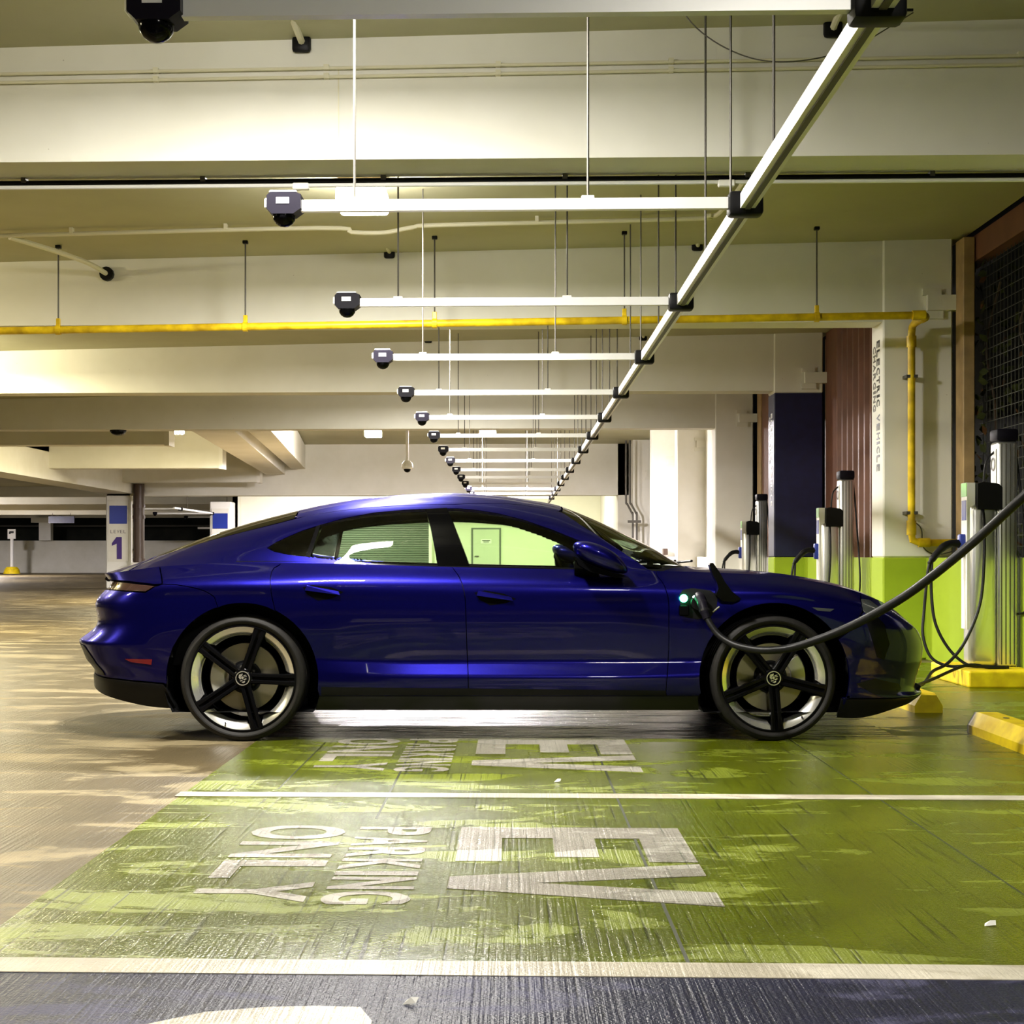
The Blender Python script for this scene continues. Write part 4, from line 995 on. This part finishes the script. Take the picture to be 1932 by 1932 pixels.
side_T = side_T+[(u_of_x(0.1), wr_top*.97+.02), (u_of_x(-.3), 2.3), (u_of_x(-.8), 2.3), (u_gl_t+.012, 2.3), (u_gl_t, 2.25), (u_of_x(-1.6), 2.0), (u_gl_b, 1.75), (u_of_x(-2.10), 0.0)]
side_T = side_T+poly_uv(TT, [('v',700,0)]+dlo_bot[4::-1]+dlo_top+[('v',1172,0)], 0, False)
# poly_uv closes its own outline with extra samples only between neighbours, so the pieces above simply chain
q_S = poly_uv(SS, [('v',302,8)]+tail_seam[1:]+arc(*RA,110,64,6)+seam_rd[::-1]+[('v',532,8)])
panel('body_side', [(TT, side_T), (SS, q_S)], M_PAINT, both, label='blue rear quarter, roof rail and windscreen pillar')
# --- trunk lid with spoiler lip (S strip below the crest plus the deck)
tl_S = [(0.0,8.0),(0.0,7.5)]+poly_uv(SS, [(206,1093),(240,1096),(290,1102),(305,1101)], .5, False)+[SS.inv_v(300, 8)]
ub = u_of_x(-2.10)
tl_T = [(0.0, 0.0), (ub-.002, 0.0), (u_gl_b-.003, 1.72), (u_gl_b-.003, 4.0), (0.0, 4.0)]
panel('trunk_lid', [(SS, tl_S), (TT, tl_T)], M_PAINT, both)
tlp = [(0.0,7.46)]+poly_uv(SS, [(209,1096),(240,1099),(291,1105),(274,1116),(240,1114),(209,1111)], .5, False)+[(0.0,6.75)]
panel('taillight', [(SS, tlp)], M_TAIL, both, off=-0.004)
bump_S = [(0.0,6.70)]+poly_uv(SS, [(209,1113),(240,1116),(274,1118),(292,1107)]+tail_seam[1:]+arc(*RA,112,184,14)+[(308,1289),(250,1284),(200,1278)], .8, False)+[(0.0,1.45)]
panel('rear_bumper', [(SS, bump_S)], M_PAINT, both)
diff_S = [(0.0,1.42)]+poly_uv(SS, [(200,1280),(250,1286),(308,1291),(314,1300),(322,1318),(332,1335)], .4, False)+[SS.inv_v(330, 0.0), (0.0, 0.0)]
panel('rear_diffuser', [(SS, diff_S)], M_BLACK, both, off=0.001)
panel('bumper_vent', [(SS, [(.02,3.95),(.075,3.9),(.097,3.82),(.103,3.5),(.109,3.1),(.1115,2.4),(.113,1.75),(.074,1.6),(.02,1.6)])], M_BLACK, both, rim=0, off=0.004)
panel('side_marker', [(SS, poly_uv(SS, [(236,1243),(287,1244),(286,1254),(247,1249)], 0))], M_RED, both, rim=0.006, off=0.004, label='red reflector')
# --- front
fend = poly_uv(SS, [('v',1238,8)]+seam_fd+[('v',1258,VS),('v',1318,VS)]+arc(*FA,192,33,24)+[(1600,1190),(1618,1168),(1628,1152),(1623,1131),('v',1622,8)])
panel('front_fender', [(SS, fend)], M_PAINT, both)
fb = poly_uv(SS, [('v',1624,8),(1625,1133),(1630,1153),(1619,1170),(1602,1192)]+arc(*FA,31,-24,12)+[('v',1590,1.1)], .8, False)+[(1.0,1.1),(1.0,8.0)]
panel('front_bumper', [(SS, fb)], M_PAINT, both)
fl = [SS.inv_v(1588,1.0), (1.0,1.0), (1.0,0.0), SS.inv_v(1578,0.0)]
panel('front_lip', [(SS, fl)], M_BLACK, both)
panel('headlight', [(SS, poly_uv(SS, [(1625,1131),(1640,1133),(1659,1147),(1652,1159),(1640,1165),(1629,1153)], 0))], M_HEAD, both, rim=0.01, off=0.004)
panel('air_curtain', [(SS, poly_uv(SS, [(1632,1166),(1652,1160),(1668,1178),(1678,1215),(1668,1245),(1655,1240),(1645,1205)], 0))], M_GLOSSB, both, rim=0.004, off=0.003)
panel('lower_grille', [(SS, poly_uv(SS, [(1615,1290),(1650,1280),(1695,1290),(1700,1300),(1690,1312),(1650,1310)], 0))], M_BLACK, both, rim=0.004, off=0.003)
panel('side_flash', [(SS, poly_uv(SS, [(1532,1146),(1574,1149),(1566,1154),(1542,1152)], 0))], M_HEAD, both, rim=0.004, off=0.003, label='clear amber side marker strip')
ws_b = [(u_of_x(.83), .55), (u_of_x(.95), 1.4), (u_of_x(1.02), 2.4), (u_of_x(1.055), 4.0)]
hood_T = [(u_of_x(.86), 0.02), (u_of_x(.90), .5), (u_of_x(1.02), 1.4), (u_of_x(1.085), 2.4), (u_of_x(1.115), 4.0), (1.0, 4.0), (1.0, 0.0)]
panel('hood', [(TT, hood_T)], M_PAINT, both)
cowl_T = [(u_of_x(.84), .05), (u_of_x(.83), .55), (u_of_x(.95), 1.4), (u_of_x(1.02), 2.4), (u_of_x(1.055), 4.0), (u_of_x(1.113), 4.0), (u_of_x(1.083), 2.4), (u_of_x(1.018), 1.4), (u_of_x(.898), .5), (u_of_x(.858), .02)]
panel('cowl', [(TT, cowl_T)], M_BLACK, both, off=-0.006)
# --- roof and glass
roof_T = [(u_rf, wr_top+.02), (u_rf+.004, 3.0), (u_rf+.006, 4.0), (u_gl_t, 4.0), (u_gl_t, 2.3), (u_of_x(-.8), 2.33), (u_of_x(-.3), 2.33), (u_of_x(.1), wr_top*.97+.05)]
panel('roof_panel', [(TT, roof_T)], M_PAINT, both)
ws_T = wsq[1:]+[(u_rf+.003, wr_top+.01), (u_rf+.006, 3.0), (u_rf+.008, 4.0)]+ws_b[::-1]
panel('windscreen', [(TT, ws_T)], M_SCREENG, both, rim=0)
rg_T = [(u_gl_t-.002, 2.3), (u_gl_t-.002, 4.0), (u_gl_b, 4.0), (u_gl_b, 1.78), (u_of_x(-1.6), 2.03)]
panel('rear_glass', [(TT, rg_T)], M_GLASSD, both, rim=0)
g_q = poly_uv(TT, [(505,1034),(522,1023),(544,1013),(570,1002),(597,994),(577,1049),(571,1050),(545,1046),(517,1040)], 0)
g_r = poly_uv(TT, [(604,991),(647,979),(705,968),(760,963),(803,961),(812,990),(826,1065),(780,1065),(700,1061),(640,1057),(584,1051)], 0)
g_f = poly_uv(TT, [(843,960),(864,960),(900,963),(939,969),(990,982),(1042,1000),(1093,1021),(1135,1046),(1166,1073),(1100,1072),(1000,1069),(885,1066)], 0)
panel('quarter_glass', [(TT, g_q)], M_GLASSD, both, rim=0)
panel('rear_side_window', [(TT, g_r)], M_GLASS, both, rim=0)
panel('front_side_window', [(TT, g_f)], M_GLASS, both, rim=0)
panel('b_pillar', [(TT, poly_uv(TT, [(803,961),(843,959),(885,1067),(826,1066),(812,990)], -0.5))], M_PILLAR, both, rim=0.03, off=0.002)
panel('window_divider', [(TT, poly_uv(TT, [(597,993),(605,990),(585,1052),(577,1050)], 0))], M_GLOSSB, both, rim=0.03, off=0.002)
belt = poly_uv(TT, [('v',690,0)]+[(p[0], p[1]+1) for p in dlo_bot[4:]]+[(1168,1074),('v',1172,0)], 0)
panel('belt_strip', [(TT, belt)], M_GLOSSB, both, rim=0.01, off=0.001)
# --- dark inner shell so that seams and arches look into shadow
def inside(p, poly):
    c = False; x, y = p
    for i in range(len(poly)):
        (x1, y1), (x2, y2) = poly[i-1], poly[i]
        if (y1 > y) != (y2 > y) and x < (x2-x1)*(y-y1)/(y2-y1)+x1: c = not c
    return c
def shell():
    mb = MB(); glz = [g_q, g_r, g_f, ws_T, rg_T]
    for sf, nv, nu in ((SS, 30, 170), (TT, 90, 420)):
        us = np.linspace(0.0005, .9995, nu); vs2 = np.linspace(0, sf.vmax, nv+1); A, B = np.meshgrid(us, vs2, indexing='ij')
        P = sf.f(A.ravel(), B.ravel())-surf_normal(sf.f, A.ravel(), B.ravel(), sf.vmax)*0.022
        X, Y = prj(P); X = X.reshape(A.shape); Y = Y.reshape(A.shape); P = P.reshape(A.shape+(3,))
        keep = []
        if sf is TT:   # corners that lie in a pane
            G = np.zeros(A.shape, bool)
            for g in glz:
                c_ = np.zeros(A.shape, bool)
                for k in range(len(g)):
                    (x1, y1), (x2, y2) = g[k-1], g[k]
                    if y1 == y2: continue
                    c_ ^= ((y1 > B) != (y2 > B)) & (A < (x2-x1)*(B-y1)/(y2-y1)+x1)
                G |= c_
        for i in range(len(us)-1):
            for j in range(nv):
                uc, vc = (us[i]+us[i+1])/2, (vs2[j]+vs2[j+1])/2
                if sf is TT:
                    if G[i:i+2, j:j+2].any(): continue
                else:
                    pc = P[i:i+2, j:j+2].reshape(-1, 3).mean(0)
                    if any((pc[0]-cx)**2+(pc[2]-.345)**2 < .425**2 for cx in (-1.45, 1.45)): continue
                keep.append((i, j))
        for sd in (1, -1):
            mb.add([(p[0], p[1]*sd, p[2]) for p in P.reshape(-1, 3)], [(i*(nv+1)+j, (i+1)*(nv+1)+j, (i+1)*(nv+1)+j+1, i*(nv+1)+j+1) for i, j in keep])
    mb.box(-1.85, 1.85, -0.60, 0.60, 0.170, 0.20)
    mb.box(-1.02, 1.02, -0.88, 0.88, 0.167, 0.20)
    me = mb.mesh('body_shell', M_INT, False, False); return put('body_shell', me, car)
shell()
for sd in (-1, 1):   # door cards below the belt line inside
    us = np.linspace(u_of_x(-1.5), u_of_x(.84), 40); c = level_curves(us)[0][8]; vs_ = []; fs = []
    for p in c:
        y = abs(p[1]); vs_ += [(p[0], sd*(y-.006), p[2]-.03), (p[0], sd*(y-.006), p[2]+.010), (p[0], sd*(y-.075), p[2]+.010), (p[0], sd*(y-.10), p[2]-.40)]
    for k in range(39):
        for i in range(3): fs.append((k*4+i, (k+1)*4+i, (k+1)*4+i+1, k*4+i+1))
    MB().add(vs_, fs).build('door_card', M_INT, car)
for cx in (-1.45, 1.45):
    for sd in (-1, 1):
        m_ = MB(); m_.lathe([(0.432, sd*0.94), (0.432, sd*0.58), (0.0, sd*0.58)], 'y', (cx, 0, 0.345), 40)
        m_.v = [(p[0], p[1], max(p[2], 0.16)) for p in m_.v]
        m_.build('wheel_arch_liner', M_INT, car, False)
# --- wheels
def wheel_meshes():
    out = []
    ty = MB().lathe([(0.288,-.118),(0.296,-.130),(0.312,-.139),(0.330,-.134),(0.340,-.122),(0.3445,-.100),(.345,-.078),(.338,-.074),(.338,-.066),(.345,-.062),(.3455,-.022),(.338,-.018),(.338,-.008),(.3455,-.004),(.3455,.036),(.338,.040),(.338,.050),(.345,.054),(.3445,.100),(.340,.122),(.330,.134),(.312,.139),(.288,.118)], 'y', (0,0,0), 72)
    # sidewall ribs
    out.append(('tyre', ty.mesh('tyre', M_RUBBER, 35)))
    out.append(('sidewall_ring', MB().lathe([(.3145,-.1395),(.3165,-.1405),(.3185,-.139)], 'y', (0,0,0), 64).mesh('sidewall_ring', M_RUBBER, True)))
    out.append(('rim_lip', MB().lathe([(.2905,-.120),(.2905,-.133),(.284,-.134),(.281,-.124)], 'y', (0,0,0), 64, closed_prof=True).mesh('rim_lip', M_GLOSSB, True)))
    out.append(('barrel', MB().lathe([(.283,-.118),(.238,-.085),(.232,-.04),(.232,.10),(.26,.115),(.29,.118)], 'y', (0,0,0), 64).mesh('barrel', M_GLOSSB, True)))
    out.append(('brake_disc', MB().lathe([(0.09,-.030),(.186,-.030),(.186,-.002),(0.09,-.002)], 'y', (0,0,0), 48, closed_prof=True).mesh('brake_disc', M_DISC, True)))
    out.append(('hub_carrier', MB().lathe([(0,-.055),(.062,-.055),(.080,-.035),(.092,-.034),(.092,.08),(0,.08)], 'y', (0,0,0), 36).mesh('hub_carrier', M_BLACK, True)))
    return out
WM = wheel_meshes()
def insert_mesh():
    vs_ = []; fs = []; n = 14
    for k in range(n+1):
        for (r, y, e) in ((.2815, -.1265, 6.3), (.262, -.117, 7.6), (.241, -.098, 10.5), (.234, -.085, 11.5)):
            a = math.radians(e+(72-2*e)*k/n); vs_.append((r*math.cos(a), y, r*math.sin(a)))
    for k in range(n):
        for i in range(3): fs.append((k*4+i, (k+1)*4+i, (k+1)*4+i+1, k*4+i+1))
    return MB().add(vs_, fs).mesh('rim_insert', M_SILVER, 'all')
INS = insert_mesh()
def spoke_mesh():
    m_ = MB()
    for s_ in (-1, 1):
        a = [(.030, s_*.006, s_*.030), (.13, s_*.006, s_*.0285), (.22, s_*.006, s_*.030), (.285, s_*.0035, s_*.037)]
        ys = [(-.118, -.075), (-.128, -.085), (-.132, -.092), (-.131, -.105)]
        vs_ = []
        for (r, t0, t1), (ya, yb) in zip(a, ys):
            tm = (t0+t1)/2
            vs_ += [(r, ya+.006, t0), (r, ya, t0+(tm-t0)*.45), (r, ya, t1-(t1-tm)*.45), (r, ya+.006, t1), (r, yb, t1), (r, yb, t0)]
        n = 6; fs = [tuple(range(n)), tuple(reversed([3*n+i for i in range(n)]))]
        for k in range(3):
            for i in range(n): fs.append((k*n+i, (k+1)*n+i, (k+1)*n+(i+1) % n, k*n+(i+1) % n))
        m_.add(vs_, fs)
    m_.hexa([(.05,-.095,-.008),(.235,-.100,-.008),(.235,-.085,-.008),(.05,-.08,-.008),(.05,-.095,.008),(.235,-.100,.008),(.235,-.085,.008),(.05,-.08,.008)])
    m_.hexa([(.235,-.118,-.010),(.286,-.127,-.012),(.286,-.10,-.012),(.235,-.09,-.010),(.235,-.118,.010),(.286,-.127,.012),(.286,-.10,.012),(.235,-.09,.010)])
    return m_.mesh('spoke', M_GLOSSB, 30)
SPK = spoke_mesh()
HUB = MB().lathe([(0,-.122),(.044,-.122),(.052,-.116),(.058,-.09),(.060,-.05),(0,-.05)], 'y', (0,0,0), 32).mesh('hub', M_GLOSSB, True)
RING = MB().lathe([(.0345,-.122),(.0345,-.127),(.0395,-.127),(.0395,-.122)], 'y', (0,0,0), 40, closed_prof=True).mesh('cap_ring', M_SILVER, True)
def crest_mesh():
    m_ = MB(); Y0 = -.123
    def b2(p): m_.prism(p, Y0, Y0-.003, lambda a, b, h: (a*0.026, h, b*0.026))
    b2([(-.45,1),(.35,.95),(.15,.55),(-.25,.45),(-.30,.0),(-.62,-.1),(-.75,.45)])
    b2([(-.2,.35),(.2,.42),(.3,.1),(.0,-.25),(-.25,-.1)]); b2([(.35,.55),(.95,.45),(.9,.28),(.4,.38)]); b2([(.38,.25),(.98,.12),(.9,-.05),(.4,.08)])
    b2([(.05,-.25),(.75,-.22),(.62,-.5),(.1,-.45)]); b2([(-.75,-.25),(-.15,-.3),(-.2,-.5),(-.7,-.45)]); b2([(-.55,-.65),(.35,-.65),(.1,-1.0),(-.2,-1.0)])
    return m_.mesh('cap_emblem', M_SILVER)
CREST = crest_mesh()
BOLT = MB().lathe([(0,-.004),(.0075,-.004),(.0075,0),(0,0)], 'y', (0,0,0), 6).mesh('wheel_bolt', M_STEEL)
def caliper_mesh():
    return MB().lathe([(.112,-.062),(.150,-.068),(.186,-.062),(.194,-.040),(.194,.03),(.112,.03)], 'y', (0,0,0), 14, math.radians(-32), math.radians(32), True).mesh('brake_caliper', M_CALIPER, 30)
CAL = caliper_mesh()
VAL = MB().tube([(0.262,-.118,0),(0.258,-.142,0)], 0.0045, 8).mesh('valve', M_BLACK)
for cx, base, calang, valang in ((-1.45, -2, 176, 249), (1.45, -14, 8, 306)):
    for sd in (-1, 1):
        wr = bpy.data.objects.new('wheel', None); col.objects.link(wr); wr.parent = car; wr.location = (cx, sd*0.815, 0.345)
        wr.rotation_euler = (0, 0, 0 if sd < 0 else math.pi)
        wr['label'] = ('rear' if cx < 0 else 'front')+' wheel with black double spokes and silver rim inserts on the '+('near' if sd < 0 else 'far')+' side'
        for nm, me in WM: put(nm, me, wr)
        put('hub', HUB, wr); put('cap_ring', RING, wr); e = put('cap_emblem', CREST, wr); e.rotation_euler = (0, math.radians(-20), 0)
        for k in range(5):
            a = -math.radians(base+72*k)
            q = put('spoke', SPK, wr); q.rotation_euler = (0, a, 0)
            q = put('rim_insert', INS, wr); q.rotation_euler = (0, a, 0)
            aa = math.radians(base+36+72*k); q = put('wheel_bolt', BOLT, wr); q.location = (.050*math.cos(aa)*1.25, -.062, .050*math.sin(aa)*1.25)
        q = put('brake_caliper', CAL, wr); q.rotation_euler = (0, -math.radians(calang), 0)
        q = put('valve', VAL, wr); q.rotation_euler = (0, -math.radians(valang), 0)
# --- mirrors
def mirror_parts(sd):
    out = [cl(*p, -1.02) for p in [(1078,1031),(1083,1023),(1096,1019),(1118,1022),(1146,1033),(1170,1050),(1184,1070),(1186,1080),(1178,1085),(1150,1079),(1115,1067),(1088,1053)]]
    c = np.mean(np.array(out), 0); vs_ = []; fs = []; n = len(out)
    st = [(-.905,.62,0.0),(-.94,.90,0),(-1.00,1.0,0),(-1.06,.97,0),(-1.10,.84,.004),(-1.125,.58,.008),(-1.135,.22,.01)]
    for (y, s_, dz) in st: vs_ += [(c[0]+(p[0]-c[0])*s_, sd*-y if sd > 0 else y, c[2]+(p[2]-c[2])*s_+dz) for p in out]
    fs = [tuple(range(n)), tuple((len(st)-1)*n+i for i in range(n))]
    for k in range(len(st)-1):
        for i in range(n): fs.append((k*n+i, (k+1)*n+i, (k+1)*n+(i+1) % n, k*n+(i+1) % n))
    mo = MB().add(vs_, fs).build('side_mirror', M_PAINT, car, 'all')
    mo.data.update(); ss = mo.modifiers.new('s', 'SUBSURF'); ss.levels = 1; ss.render_levels = 2
    f_ = lambda y: -y if sd > 0 else y
    ft = [cl(*p, -.97) for p in [(1082,1050),(1110,1064),(1150,1079),(1178,1086),(1160,1090),(1110,1078),(1090,1066)]]
    MB().prism([(p[0], p[2]) for p in ft], f_(-.90), f_(-1.06), lambda a, b, h: (a, h, b)).build('mirror_underside', M_GLOSSB, mo)
    a = cl(1090,1062,-.94); b = cl(1100,1082,-.86)
    MB().hexa([(b[0]-.05,f_(-.84),b[2]-.02),(b[0]+.09,f_(-.84),b[2]-.03),(b[0]+.09,f_(-.90),b[2]-.02),(b[0]-.05,f_(-.90),b[2]-.01),(a[0]-.02,f_(-.88),a[2]),(a[0]+.09,f_(-.88),a[2]-.01),(a[0]+.09,f_(-.97),a[2]),(a[0]-.02,f_(-.97),a[2]+.01)]).build('mirror_stalk', M_GLOSSB, mo)
for sd in (-1, 1): mirror_parts(sd)
# --- door handles: dark overlay painting the cavity's shade, plus pull bar
for pts, bar in (([(571,1108),(590,1104),(625,1108),(648,1117),(628,1129),(600,1133),(580,1122)], (576,1108,642,1119)), ([(895,1118),(915,1114),(950,1120),(974,1130),(955,1138),(925,1142),(905,1132)], (899,1118,968,1130))):
    pv = panel('handle_cavity_shade', [(SS, poly_uv(SS, pts, 0))], M_GLOSSB, both, rim=0, off=0.0015)
    for o_, sd in zip(pv, (-1, 1)):
        a = cl(bar[0], bar[1], -.965); b = cl(bar[2], bar[3], -.965); uv_ = SS.inv((bar[0]+bar[2])/2, (bar[1]+bar[3])/2); q_ = -float(SS.f([uv_[0]], [uv_[1]])[0][1])-.953
        MB().hexa([(a[0],sd*(.955+q_),a[2]-.018),(b[0],sd*(.955+q_),b[2]-.012),(b[0],sd*(.968+q_),b[2]-.010),(a[0],sd*(.974+q_),a[2]-.016),(a[0]+.01,sd*(.945+q_),a[2]+.012),(b[0]-.01,sd*(.945+q_),b[2]+.010),(b[0]-.01,sd*(.960+q_),b[2]+.010),(a[0]+.01,sd*(.966+q_),a[2]+.010)]).build('door_handle', M_PAINT, o_, False)
# --- charge port on the near fender
port = panel('charge_port', [(SS, poly_uv(SS, [(1282,1122),(1288,1113),(1305,1110),(1340,1114),(1354,1124),(1352,1148),(1340,1166),(1312,1168),(1292,1164),(1284,1148)], 0))], M_INT, (1,), rim=0.004, off=0.002)[0]
p = cl(1290, 1129, -.972); MB().lathe([(.010,-.010),(.020,-.010),(.022,0),(.008,0)], 'y', p, 24, closed_prof=True).build('charge_light', M_GLED, port, True)
MB().lathe([(0,-.008),(.0105,-.008),(.0105,0),(0,0)], 'y', p, 20).build('charge_light_core', M_WLEDGLINT, port)
MB().bbox(p[0]+.005-.03, p[0]+.03, -.978, -.970, p[2]-.095, p[2]-.035, .006, 1).build('port_cover', M_GLOSSB, port)
p = cl(1318, 1137, -.972); MB().lathe([(.0,-.02),(.040,-.02),(.046,-.012),(.046,.0),(0,0)], 'y', p, 24).build('socket', M_BLACK, port, True)
p = cl(1321, 1127, -.99); MB().lathe([(.030,-.012),(.036,-.012),(.036,.0),(.030,.0)], 'y', (p[0]-.012,p[1],p[2]-.018), 20, math.radians(35), math.radians(150), True).build('socket_highlight', M_WLEDGLINT, port)  # glowing arc painted in as the white highlight on the socket
fl_ = [cl(*q, -1.0) for q in [(1335,1066),(1337,1062),(1342,1062),(1354,1078),(1366,1098),(1380,1116),(1398,1130),(1384,1136),(1362,1134),(1350,1122),(1354,1110),(1350,1098),(1342,1084)]]
MB().prism([(q[0], q[2]) for q in fl_], -1.02, -.965, lambda a, b, h: (a, h+(b-.8)*-.25, b)).build('port_flap', M_GLOSSB, port)
p = cl(1351, 1150, -.98); MB().tube([(p[0]-.018,p[1],p[2]-.014),(p[0]+.018,p[1],p[2]+.016)], .005, 8).build('flap_hinge', M_SILVER, port)
# --- cabin
def rbox(x0,x1,y0,y1,z0,z1,b): return MB().bbox(x0,x1,y0,y1,z0,z1,b,3)
for x, ys in ((-0.17, (-.37, .37)), (-1.12, (-.38, .38))):
    for y in ys:
        m_ = rbox(x-.02, x+.48, y-.25, y+.25, .32, .52, .06)
        bk = rbox(-.07, .07, -.24, .24, 0, .56, .05); bk.xf(Matrix.Translation((x, y, .48)) @ Matrix.Rotation(math.radians(-18), 4, 'Y')); m_.add(bk.v, bk.f)
        hd = rbox(-.045, .05, -.13, .13, .56, (.68 if x > -1 else .64), .04); hd.xf(Matrix.Translation((x, y, .48)) @ Matrix.Rotation(math.radians(-18), 4, 'Y')); m_.add(hd.v, hd.f)
        m_.build('seat', M_INT, car, True, True)
MB().prism([(.50,.55),(.52,.86),(.66,.93),(.92,.925),(1.05,.90),(1.05,.55)], -.72, .72, lambda a,b,h:(a,h,b)).build('dashboard', M_INT, car)
sw = MB(); sw.lathe([(.165,0),(.178,.012),(.190,0),(.178,-.012)], 'x', (0,0,0), 32, closed_prof=True); sw.box(-.01,.01,-.17,.17,-.025,.02); sw.box(-.012,.012,-.05,.05,-.17,.03)
sw.xf(Matrix.Translation((.40,.37,.86)) @ Matrix.Rotation(math.radians(-22),4,'Y')).build('steering_wheel', M_INT, car, True)
MB().tube([(.42,.37,.85),(.62,.37,.75)], .035, 10).build('steering_column', M_INT, car)
MB().bbox(.325,.345,-.11,.11,1.20,1.265,.008,2).build('inner_mirror', M_INT, car)
MB().prism([(-2.0,.86),(-1.35,.88),(-1.32,.40),(-2.0,.40)], -.70, .70, lambda a,b,h:(a,h,b)).build('parcel_shelf', M_INT, car)
for y0, y1 in ((.05,.6), (-.62,-.06)):
    MB().tube([(.95,y1,.965),(1.03,(y0+y1)/2,.978),(1.05,y0,.985)], .008, 6).build('wiper', M_BLACK, car)

# ================================================================== CHARGING CABLE
def WL(px, py, D):   # point at picture depth D
    a = (px-PX0)/FPX*D; b = (PY0-py)/FPX*D; c, s_ = math.cos(YAW), math.sin(YAW)
    return Vector((a*c-D*s_, a*s_+D*c, CAMZ+b))
cb = thing('charging_cable', 'thick black charging cable plugged into the car fender', 'cable', (WL(1324,1130,7.9).x, WL(1324,1130,7.9).y, 0))
org = Vector(cb.location)
cpts = [WL(1334,1166,7.82), WL(1342,1180,7.80), WL(1356,1198,7.77), WL(1380,1214,7.72), WL(1410,1223,7.66), WL(1445,1227,7.6), WL(1490,1223,7.55), WL(1540,1208,7.48), WL(1600,1184,7.4), WL(1660,1153,7.3), WL(1720,1116,7.2), WL(1790,1062,7.05), WL(1860,1002,6.95), WL(1932,936,6.8), WL(2050,836,6.65), Vector((3.45,6.15,1.76)), Vector((3.72,5.95,1.90)), Vector((3.845,5.90,1.93))]
cp_ = bez([p-org for p in cpts], 5)
MB().tube(cp_, [0.0165+0.006*min(1, i/40) for i in range(len(cp_))], 12).build('cable', M_CABLE, cb, True)
pl_ = [WL(1319,1126,7.93)-org, WL(1322,1131,7.89)-org, WL(1326,1142,7.855)-org, WL(1330,1156,7.83)-org, WL(1334,1167,7.82)-org]
MB().tube(bez(pl_, 5), [.030]*6+[.027]*5+[.026]*5+[.022]*5, 14).build('plug_grip', M_DARKV, cb, True)
for t0, t1 in ((WL(1324.5,1137,7.87), WL(1325.5,1141,7.86)), (WL(1328,1150,7.84), WL(1329,1154,7.835))):
    MB().tube([t0-org, t1-org], .0285, 14).build('plug_collar', M_SKIRT, cb, True)
# ================================================================== LITTER ON THE FLOOR
def scrap(px, py, s_, lb):
    p = atZ(px, py, 0.004); o = MB()
    o.add([(-s_, -s_*.5, 0), (s_*.7, -s_*.6, 0.004), (s_, s_*.5, 0.012), (-s_*.6, s_*.6, 0.003), (0, 0, 0.014)], [(0,1,4),(1,2,4),(2,3,4),(3,0,4),(0,3,2,1)])
    q = o.build('paper_scrap', M_WHITE); q.location = p; tag(q, lb, 'litter', 'litter on the floor')
scrap(775, 1893, 0.018, 'white paper scrap on the dark blue stall')
scrap(1868, 1746, 0.018, 'white paper scrap on the green stall, far right')
scrap(1052, 1475, 0.016, 'white paper scrap behind the white stall line')
scrap(1905, 1297, 0.030, 'white paper scrap beside the yellow plinth')
